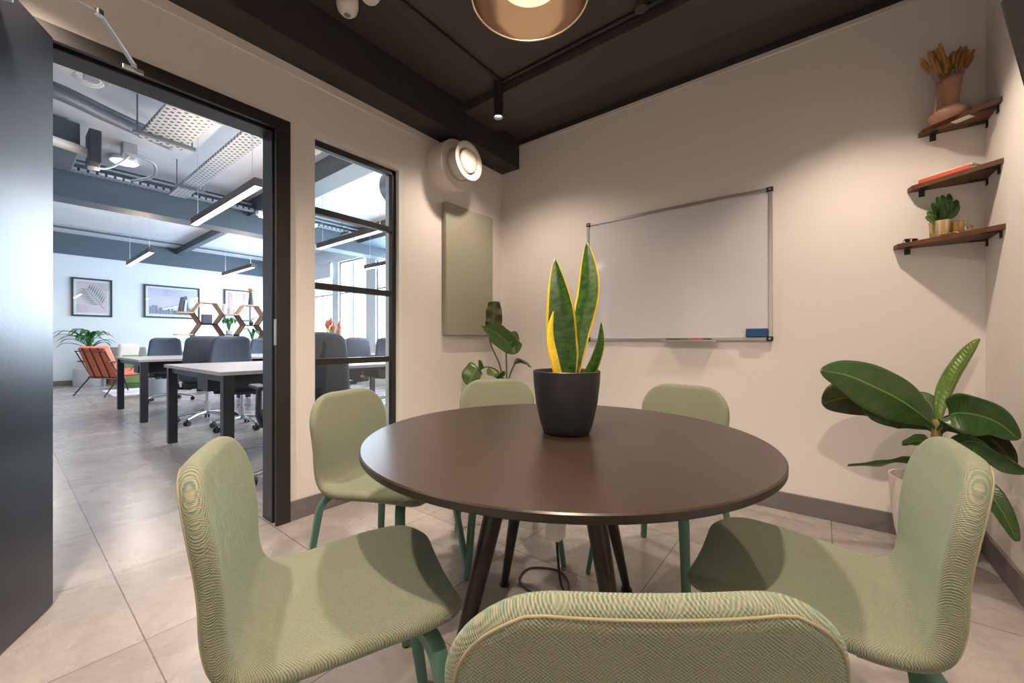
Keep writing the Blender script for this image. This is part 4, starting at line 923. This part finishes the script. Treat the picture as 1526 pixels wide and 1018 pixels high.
def d_mag(t, w, h):
    m = MB(); m.box(0.012, 0.014, -w, w, -h, h); p = m.build('print', M['magenta'], t)
    m = MB(); m.prism([(0, 0)]*3, 0, 0) if False else None
    n = 14; c = (0.015, 0.03, 0.0); vs = [c] + [(0.0155, c[1]+w*0.62*math.cos(2*PI*k/n)*(1 if k % 2 else 0.7), c[2]+h*0.66*math.sin(2*PI*k/n)*(1 if k % 2 else 0.75)) for k in range(n)]
    m.add(vs, [(0, 1+k, 1+(k+1) % n) for k in range(n)]); m.build('printed_splash', M['mount'], p); return p
picture(1.0, 1.665, 1.585, 2.47, 'framed print of a palm leaf on pink, leftmost on the office wall', d_leaf)
picture(2.23, 3.37, 1.61, 2.45, 'wide framed lilac skyline print in the middle of the office wall', d_city)
picture(3.94, 4.61, 1.60, 2.50, 'framed magenta abstract print behind the honeycomb shelf', d_mag)

# desks
def desk(x0, x1, y0, y1, label, legs_y):
    t = thing('desk', label, 'desk', ((x0+x1)/2, y0, 0), group='grey bench desks in the office')
    w_ = (x1-x0)/2; L_ = y1-y0
    m = MB(); m.box(-w_, -0.01, 0, L_, 0.752, 0.78); m.box(0.01, w_, 0, L_, 0.752, 0.78); m.build('desktop', M['desk_top'], t, bevel=0.002)
    m = MB(); m.box(-w_+0.03, w_-0.03, 0.04, 0.08, 0.70, 0.75); m.box(-w_+0.03, w_-0.03, L_-0.08, L_-0.04, 0.70, 0.75); m.box(-0.5, -0.44, 0.08, L_-0.08, 0.69, 0.75); m.box(0.44, 0.5, 0.08, L_-0.08, 0.69, 0.75); m.build('frame', M['desk_leg'], t)
    m = MB(); m.box(-0.14, 0.14, 0.1, L_-0.1, 0.58, 0.70); m.build('cable_basket', M['desk_leg'], t)
    for y in legs_y:
        for x in (-w_+0.005, w_-0.075):
            m = MB(); m.box(x, x+0.07, y, y+0.07, 0.02, 0.75); lg = m.build('leg', M['desk_leg'], t, bevel=0.002)
            m = MB(); m.lathe([(0, 0), (0.022, 0), (0.022, 0.02), (0, 0.02)], 12, (x+0.035, y+0.035, 0)); m.build('foot', M['alu'], lg)
    return t
desk(-5.0, -3.4, 0.97, 2.57, 'nearest grey-topped desk seen through the doorway', (0.02, 1.51))
desk(-5.0, -3.4, 2.59, 4.19, 'desk with pale top seen through the internal window', (0.02, 1.51))
desk(-8.05, -6.45, 1.02, 2.62, 'second desk row seen through the doorway, with its short end beside the armchair', (0.02, 1.51))
desk(-8.05, -6.45, 2.64, 4.24, 'far desk continuing the second row behind the office chairs', (0.02, 1.51))
def power(x, y, label):
    t = thing('desk_power_box', label, 'power box', (x, y, 0.78)); m = MB(); m.box(-0.03, 0.03, -0.09, 0.09, 0, 0.05); m.build('body', M['black'], t, bevel=0.004)
    m = MB(); m.box(0.0302, 0.0315, -0.07, -0.02, 0.012, 0.038); m.box(0.0302, 0.0315, 0.02, 0.07, 0.012, 0.038); m.build('socket', M['white_pl'], t)
power(-4.2, 2.05, 'small black power box on the nearest office desk')
power(-7.25, 2.3, 'small black power box on the second row desk')
m = MB(); m.box(-0.12, 0.12, -0.20, 0.20, 0, 0.045); o = m.build('monitor_base', M['white_pl'], bevel=0.006); o.location = (-7.3, 1.95, 0.78); tag(o, 'low white box lying on the second row desk', 'box')
t = thing('laptop', 'closed dark laptop lying on the desk seen through the internal window', 'laptop', (-4.3, 3.55, 0.78), 0.3)
m = MB(); m.box(-0.12, 0.12, -0.17, 0.17, 0, 0.009); m.build('base', M['charcoal'], t, bevel=0.003)
m = MB(); m.box(-0.12, 0.12, -0.17, 0.17, 0.010, 0.018); m.build('lid', M['galv'], t, bevel=0.003)

# office chairs
def office_proto():
    t = thing('office_chair', 'x', 'office chair')
    # backrest: slab with rounded trapezoid outline, lofted by rows
    m = MB(); rows_ = 22; nu = 14; top = []; bot = []
    for i in range(rows_+1):
        f = i/rows_; z = 0.50+0.565*f; y = -0.20-0.06*math.sin(f*PI*0.9)-0.04*f
        w = 0.262 - 0.060*f
        e = min(f, 1-f)*0.54; r = 0.07
        if e < r: w -= r*(1-math.sqrt(max(0, 1-(1-e/r)**2)))
        fe = math.sqrt(max(0, 1-(1-min(1, e/0.03))**2))
        rt, rb = [], []
        for j in range(nu+1):
            u = math.sin((-1+2*j/nu)*PI/2*0.98)/math.sin(PI/2*0.98); du = w*(1-abs(u)); fu = math.sqrt(max(0, 1-(1-min(1, du/0.03))**2)); h = 0.028*fe*fu
            yy_ = y + 0.05*u*u; rt.append((u*w, yy_+h, z)); rb.append((u*w, yy_-h, z))
        top.append(rt); bot.append(rb)
    k = nu+1; vs = [v for r in top for v in r]+[v for r in bot for v in r]; off = k*(rows_+1); fs = []
    for i in range(rows_):
        for j in range(nu): a, b, c, d = i*k+j, i*k+j+1, (i+1)*k+j+1, (i+1)*k+j; fs += [(a, b, c, d), (off+d, off+c, off+b, off+a)]
    m.add(vs, fs); o = m.build('backrest', M['office_fab'], t, smooth='all')
    bm = bmesh.new(); bm.from_mesh(o.data); bmesh.ops.remove_doubles(bm, verts=bm.verts, dist=0.0003); bmesh.ops.recalc_face_normals(bm, faces=bm.faces); bm.to_mesh(o.data); bm.free(); o.data.shade_smooth()
    m = MB(); m.prism([(-0.22, -0.20), (0.22, -0.20), (0.245, 0.0), (0.235, 0.22), (0.19, 0.26), (-0.19, 0.26), (-0.235, 0.22), (-0.245, 0.0)], 0.43, 0.51); m.build('seat', M['seat_blk'], t, smooth=True, bevel=0.025, seg=3)
    m = MB(); m.tube([(0, -0.12, 0.42), (0, -0.24, 0.44), (0, -0.29, 0.55), (0, -0.275, 0.70)], 0.022, 8, sx=0.6, sy=1.5); m.build('back_support', M['black'], t, smooth=True)
    m = MB(); m.box(-0.10, 0.10, -0.12, 0.12, 0.39, 0.43); m.build('tilt_mechanism', M['black'], t, bevel=0.008)
    for s_ in (-1, 1):
        m = MB(); m.tube([(s_*0.15, 0.0, 0.42), (s_*0.27, -0.01, 0.43), (s_*0.29, -0.01, 0.50), (s_*0.285, -0.01, 0.68)], 0.018, 8, sy=1.4); ar = m.build('armrest', M['black'], t, smooth=True)
        m = MB(); m.box(s_*0.28-0.038, s_*0.28+0.038, -0.12, 0.13, 0.68, 0.705); m.build('arm_pad', M['black'], ar, bevel=0.010)
    m = MB(); m.lathe([(0, 0.09), (0.032, 0.09), (0.032, 0.24), (0.016, 0.245), (0.016, 0.40), (0, 0.40)], 16); m.build('gas_lift', M['alu'], t, smooth=True)
    for k_ in range(5):
        a = 2*PI*k_/5+0.3; d = Vector((math.cos(a), math.sin(a), 0)); s2 = Vector((-d.y, d.x, 0))
        m = MB(); m.tube([d*0.02+Vector((0, 0, 0.12)), d*0.18+Vector((0, 0, 0.11)), d*0.31+Vector((0, 0, 0.075))], [0.028, 0.022, 0.016], 8, sx=0.8); lg = m.build('star_leg', M['alu'], t, smooth=True)
        m = MB(); c = d*0.31
        for q in (-0.017, 0.017): m.tube([c+s2*(q-0.009)+Vector((0, 0, 0.03)), c+s2*(q+0.009)+Vector((0, 0, 0.03))], 0.029, 16)
        m.tube([c+Vector((0, 0, 0.03)), c+Vector((0, 0, 0.075))], 0.01, 8); m.build('castor', M['black'], lg, smooth=True)
    return t
op = office_proto()
OCH = [((-5.36, 1.74), (0.98, 0.15), 'dark office chair behind the nearest desk, its grey back fully seen through the doorway'),
       ((-6.10, 1.60), (-0.97, 0.25), 'dark office chair overlapped by another, at the second desk row'),
       ((-8.62, 1.74), (1, 0.0), 'dark office chair behind the far edge of the second desk, left of the overlapping pair'),
       ((-8.60, 3.25), (1, 0.1), 'dark office chair partly hidden behind the black door jamb'),
       ((-2.98, 1.36), (-1, 0.1), 'blue-grey office chair closest to the internal window, cut off by its frame'),
       ((-5.35, 3.02), (0.9, 0.2), 'office chair behind the desk, left of two seen through the internal window'),
       ((-5.45, 3.88), (0.9, -0.4), 'office chair with low back, right of two seen through the internal window'),
       ((-6.15, 3.55), (-1, 0.0), 'office chair with its seat visible below the desk through the internal window')]
for i, ((x, y), f_, lab) in enumerate(OCH):
    o = op if i == 0 else copy_tree(op)
    o.location = (x, y, 0); o.rotation_euler = (0, 0, face(*f_)); o['label'] = lab; o['group'] = 'office chairs at the desks'

# flowers through the window
t = thing('flower_vase', 'coral and yellow flowers behind the office chair, seen through the internal window', 'flowers', (-4.6, 2.45, 0.78))
m = MB(); m.lathe([(0, 0), (0.045, 0), (0.05, 0.02), (0.035, 0.14), (0.04, 0.17)], 20); m.build('vase', M['white_pl'], t, smooth=True)
random.seed(9)
for k in range(12):
    a = random.uniform(0, 6.28); r = random.uniform(0.03, 0.14); h_ = random.uniform(0.25, 0.44); p = Vector((r*math.cos(a), r*math.sin(a), h_))
    m = MB(); m.tube([(0, 0, 0.1), p*0.6, p], 0.003, 5); st = m.build('stalk', M['stem'], t)
    m = MB(); m.tube([p-Vector((0, 0, 0.01)), p+Vector((0, 0, 0.03)), p+Vector((0.01, 0, 0.09))], [0.006, 0.022, 0.004], 8); m.build('bloom', M['coral'] if k % 3 else mat('yellow_petal', (0.7, 0.6, 0.15), 0.6), st, smooth='all')

# honeycomb shelf
HX = -10.5
t = thing('honeycomb_shelf', 'plywood honeycomb shelving unit standing across the office', 'shelf', (HX, 2.0, 0))
S_ = 0.27
def hexcell(cy, cz, sides=range(6)):
    m = MB(); R_ = S_
    pts = [(cy+R_*math.cos(PI/3*k), cz+R_*math.sin(PI/3*k)*0.98) for k in range(6)]
    for k in sides:
        a, b = Vector((0, *pts[k])), Vector((0, *pts[(k+1) % 6])); d = (b-a)/2; nrm = Vector((0, -d.z, d.y)).normalized()
        m.obox((a+b)/2-nrm*-0.0, (0.16, 0, 0), d, nrm*0.009)
    m.build('hexagonal_cell', M['plywood'], t)
dzc = S_*math.sqrt(3)*0.98
cols = [(0.757, 1.602), (1.57, 1.602)]
for cidx in range(-0, 6):
    cy = 0.757-0.405 + 0.405*cidx + 0.0
    odd = cidx % 2
    zc = 1.602 if odd else 1.602-dzc/2
    for r_ in range(4):
        z = zc - r_*dzc
        if z > 0.22: hexcell(cy, z, range(6) if cidx else (0, 1, 5))
# contents of the shelf: each its own thing
def at_shelf(y, z): return (HX, y, z)
zt = 1.602+dzc/2+0.009; zl = 1.602-dzc/2+0.009; zm = 1.602+0.009
def book_up(y, ang, h_, mm, label):
    o = MB().box(-0.08, 0.08, -0.018, 0.018, 0, h_).build('book', mm, bevel=0.002); o.location = at_shelf(y, zm+0.012); o.rotation_euler = (ang, 0, 0); tag(o, label, 'book')
book_up(2.29, -0.16, 0.30, M['charcoal'], 'tall dark book leaning at the left end of the honeycomb shelf')
book_up(2.36, -0.10, 0.24, M['galv'], 'shorter grey book leaning beside the tall dark book on the honeycomb shelf')
o = MB().box(-0.06, 0.06, -0.085, 0.085, 0, 0.20).build('speaker_box', M['charcoal'], bevel=0.006); o.location = at_shelf(2.75, zl); tag(o, 'small dark grey box inside the first upper honeycomb cell', 'box')
m = MB(); m.lathe([(0, 0), (0.06, 0), (0.055, 0.1), (0.03, 0.27), (0.032, 0.29)], 20); o = m.build('conical_vase', M['charcoal'], smooth=True); o.location = at_shelf(3.60, zt); tag(o, 'tall conical charcoal vase on top of the honeycomb shelf', 'vase')
m = MB(); random.seed(2)
for k in range(14):
    a = random.uniform(0, 6.28); m.tube([(0, 0, 0.0), (0.05*math.cos(a), 0.05*math.sin(a), 0.10+random.uniform(0, 0.04))], [0.004, 0.014], 6)
o = m.build('dried_flowers', mat('dried_orange', (0.55, 0.24, 0.07), 0.8)); o.location = at_shelf(3.60, zt+0.26); tag(o, 'orange dried flowers standing in the conical charcoal vase', 'dried flowers')
for y, h_, r_, lab in ((3.08, 0.22, 0.05, 'grey jar between the upper cells of the honeycomb shelf'), (3.20, 0.15, 0.06, 'low grey jar beside the taller one on the honeycomb shelf')):
    m = MB(); m.lathe([(0, 0), (r_, 0), (r_, h_*0.8), (r_*0.8, h_), (0, h_)], 20); o = m.build('jar', M['fpot'], smooth=True); o.location = at_shelf(y, zm); tag(o, lab, 'jar')
m = MB(); m.lathe([(0, 0), (0.03, 0), (0.05, 0.05), (0.03, 0.09), (0.01, 0.10), (0.012, 0.14)], 18); m.tube([(0.0, 0.02, 0.12), (0, 0.06, 0.17)], 0.01, 6)
o = m.build('teapot', M['charcoal'], smooth=True); o.location = at_shelf(3.60, zl); tag(o, 'small dark ornament inside the right upper honeycomb cell', 'ornament')
def small_plant(loc, h_, n_, label, potr=0.06, mt='palm', pm='fpot', lw=0.018, seed=1, potname='potted_plant', droop=0.5, poth=0.1):
    random.seed(seed); t = thing(potname, label, 'plant', loc)
    m = MB(); m.lathe([(0, 0), (potr*0.8, 0), (potr, poth), (potr*0.9, poth), (potr*0.85, poth*0.85), (0, poth*0.85)], 24); m.build('pot', M[pm], t, smooth=True)
    for k in range(n_):
        a = 2*PI*k/n_+random.uniform(-0.3, 0.3); rr = random.uniform(0.35, 0.75)*h_*droop*2; top = random.uniform(0.55, 1.0)*h_
        d = Vector((math.cos(a), math.sin(a), 0)); b0 = Vector((0, 0, poth*0.8))
        m = MB(); m.ribbon([b0+Vector((0, 0, 0)), b0+d*rr*0.35+Vector((0, 0, top*0.75)), b0+d*rr*0.75+Vector((0, 0, top*0.9)), b0+d*rr+Vector((0, 0, top*0.62))], lambda q: max(0.001, lw*math.sin(PI*min(1, q*0.9+0.08))**0.7), (-d.y, d.x, 0), 4, 12, fold=0.3)
        m.build('leaf', M[mt], t, smooth='all', solid=0.0015)
    return t
small_plant(at_shelf(3.16, 1.602-dzc/2-0.235+0.01), 0.34, 12, 'spreading green plant on the honeycomb shelf behind the overlapping chairs', lw=0.03, seed=4)
small_plant(at_shelf(3.62, 1.602-dzc*1.5+0.01+0.0), 0.36, 9, 'small green plant in the lower right honeycomb cell', seed=6)

# big dracaena at the far wall
t = thing('dracaena', 'bushy dracaena in a grey pot against the far office wall behind the armchair', 'plant', (-12.95, 1.24, 0))
m = MB(); m.lathe([(0, 0), (0.25, 0), (0.26, 0.02), (0.26, 0.40), (0.24, 0.40), (0.23, 0.36), (0, 0.36)], 40); m.build('pot', M['fpot'], t, smooth=True)
m = MB(); m.tube([(0, 0, 0.36), (0.02, 0.02, 0.7), (0, 0.0, 0.98)], 0.03, 10); m.build('trunk', M['stem'], t, smooth=True)
random.seed(21)
for k in range(38):
    a = random.uniform(0, 2*PI); el_ = random.uniform(0.5, 1.5); ln = random.uniform(0.42, 0.66); d = Vector((math.cos(a), math.sin(a), 0)); b0 = Vector((0, 0, 0.80+random.uniform(0, 0.2)))
    p1 = b0 + (d*math.cos(el_)+upv*math.sin(el_))*ln*0.5; p2 = p1 + d*ln*0.35*math.cos(el_*0.5) + upv*(ln*0.12*math.sin(el_)-0.02); p3 = p2 + d*ln*0.20 - upv*ln*0.16
    if p3.x < -0.45: p3.x = -0.45
    m = MB(); m.ribbon([b0, p1, p2, p3], lambda q: max(0.001, 0.032*math.sin(PI*min(1, q*0.88+0.1))**0.7), (-d.y, d.x, 0), 4, 12, fold=0.3); m.build('leaf', M['palm'], t, smooth='all', solid=0.002)
for k in range(6):
    a = random.uniform(0, 2*PI); d = Vector((math.cos(a), math.sin(a), 0)); b0 = Vector((0, 0, 0.38)); m = MB()
    m.ribbon([b0, b0+d*0.12+upv*0.14, b0+d*0.28+upv*0.14], lambda q: max(0.001, 0.03*math.sin(PI*min(1, q*0.88+0.1))), (-d.y, d.x, 0), 4, 8, fold=0.3); m.build('leaf', M['palm'], t, smooth='all', solid=0.002)

# orange armchair seen from the back
t = thing('armchair', 'orange leather armchair with thin black metal frame near the far office wall', 'armchair', (-10.62, 1.36, 0.008), face(-0.45, 0.89))
bk0, bk1 = Vector((0, -0.20, 0.33)), Vector((0, -0.40, 0.88)); bdv = (bk1-bk0)/2; bnv = Vector((0, bdv.z, -bdv.y)).normalized()
m = MB(); m.obox((bk0+bk1)/2+bnv*0.05, (0.31, 0, 0), bdv, bnv*0.055); m.build('back_cushion', M['leather'], t, smooth=True, bevel=0.03, seg=3)
m = MB(); m.obox((0, 0.12, 0.38), (0.31, 0, 0), (0, 0.33, 0.03), (0, 0, 0.055)); m.build('seat_cushion', M['leather'], t, smooth=True, bevel=0.03, seg=3)
m = MB()
for x in (-0.18, 0.0, 0.18): m.tube([bk0+Vector((x, 0, 0))-bnv*0.012, bk1+Vector((x, 0, 0))-bnv*0.012], 0.008, 6)
m.tube([bk1+Vector((-0.34, 0, -0.06))-bnv*0.014, bk1+Vector((0.34, 0, -0.06))-bnv*0.014], 0.010, 6); m.tube([bk0+Vector((-0.33, 0, 0))-bnv*0.014, bk0+Vector((0.33, 0, 0))-bnv*0.014], 0.012, 6)
for s_ in (-1, 1):
    m.tube([bk1+Vector((s_*0.34, 0, -0.06)), (s_*0.34, -0.18, 0.36), (s_*0.34, 0.42, 0.36)], 0.011, 6)
    m.tube([(s_*0.34, -0.16, 0.36), (s_*0.36, -0.42, 0.0)], 0.012, 6); m.tube([(s_*0.34, 0.34, 0.36), (s_*0.36, 0.46, 0.0)], 0.012, 6); m.tube([(s_*0.34, 0.30, 0.36), (s_*0.34, 0.36, 0.62)], 0.010, 6)
m.build('frame', M['frame_blk'], t, smooth=True)
for s_ in (-1, 1):
    m = MB(); m.box(s_*0.34-0.025, s_*0.34+0.025, -0.36, 0.40, 0.615, 0.64); m.build('armrest', M['leather_back'], t, bevel=0.006)
# second seat with cushion, green chair, rug, planters
t = thing('lounge_chair', 'brown lounge chair with wooden arms beyond the orange armchair', 'armchair', (-13.02, 1.93, 0), face(1.0, 0.0))
m = MB(); m.box(-0.33, 0.33, -0.32, 0.33, 0.26, 0.42); m.build('seat_cushion', M['leather'], t, bevel=0.03, smooth=True)
m = MB(); m.obox((0, -0.36, 0.62), (0.33, 0, 0), (0, 0.06, 0), (0, -0.06, 0.24)); m.build('backrest', M['greyfab'], t, bevel=0.03, smooth=True)
m = MB()
for s_ in (-1, 1):
    m.box(s_*0.37-0.025, s_*0.37+0.025, -0.4, 0.36, 0.56, 0.59); m.box(s_*0.37-0.02, s_*0.37+0.02, 0.28, 0.33, 0, 0.57); m.box(s_*0.37-0.02, s_*0.37+0.02, -0.38, -0.33, 0, 0.57)
m.build('frame', M['leather_back'], t)
m = MB(); m.obox((0, 0, 0.16), (0.20, 0, 0), (0, 0.05, 0), (0, 0, 0.18)); o = m.build('cushion', M['cream'], bevel=0.045, seg=4, smooth=True); o.location = (-12.95, 1.85, 0.62); o.rotation_euler = (0.25, 0, 1.9); tag(o, 'cream cushion propped on the brown lounge chair', 'cushion')
t = thing('sofa', 'low dark grey sofa against the far office wall behind the desks', 'sofa', (-13.02, 3.7, 0))
m = MB(); m.box(-0.42, 0.42, -0.85, 1.0, 0.12, 0.42); m.build('seat', M['greyfab'], t, bevel=0.04, smooth=True)
m = MB(); m.box(-0.42, -0.22, -0.85, 1.0, 0.42, 0.74); m.build('backrest', M['greyfab'], t, bevel=0.04, smooth=True)
m = MB()
for x in (-0.35, 0.35):
    for y in (-0.75, 0.9): m.box(x-0.02, x+0.02, y-0.02, y+0.02, 0, 0.12)
m.build('legs', M['frame_blk'], t)
t = thing('tub_chair', 'rounded green tub chair behind the second row desk', 'armchair', (-11.98, 1.98, 0))
m = MB(); n = 30
prof = [(0.30, 0.10), (0.36, 0.12), (0.38, 0.40), (0.37, 0.66), (0.34, 0.70), (0.30, 0.66), (0.29, 0.44)]
for k in range(n):
    a0, a1 = PI*0.15+PI*1.25*k/n, PI*0.15+PI*1.25*(k+1)/n
    for q in range(len(prof)-1):
        (r0, z0), (r1, z1) = prof[q], prof[q+1]
        m.add([(r0*math.cos(a0+2.2), r0*math.sin(a0+2.2), z0), (r0*math.cos(a1+2.2), r0*math.sin(a1+2.2), z0), (r1*math.cos(a1+2.2), r1*math.sin(a1+2.2), z1), (r1*math.cos(a0+2.2), r1*math.sin(a0+2.2), z1)], [(0, 1, 2, 3)])
m.build('backrest', M['greenfab'], t, smooth='all')
m = MB(); m.lathe([(0, 0), (0.28, 0), (0.29, 0.05), (0.31, 0.40), (0.28, 0.44), (0, 0.45)], 32); m.build('seat', M['greenfab'], t, smooth=True)
m = MB(); m.box(-0.62, 0.75, -0.35, 0.55, 0, 0.008); o = m.build('rug', M['rug']); o.location = (-10.9, 1.62, 0.0); tag(o, 'pale rug under the armchairs in the office', 'rug')
small_plant((-9.62, 1.78, 0), 0.56, 16, 'leafy green plant in a grey pot under the second row desk, left', 0.17, 'palm', 'fpot', 0.05, 8, poth=0.32)
small_plant((-9.45, 2.45, 0), 0.56, 16, 'leafy green plant in a grey pot behind the second row desk, right', 0.16, 'palm', 'fpot', 0.05, 12, poth=0.30)

bpy.context.view_layer.update()
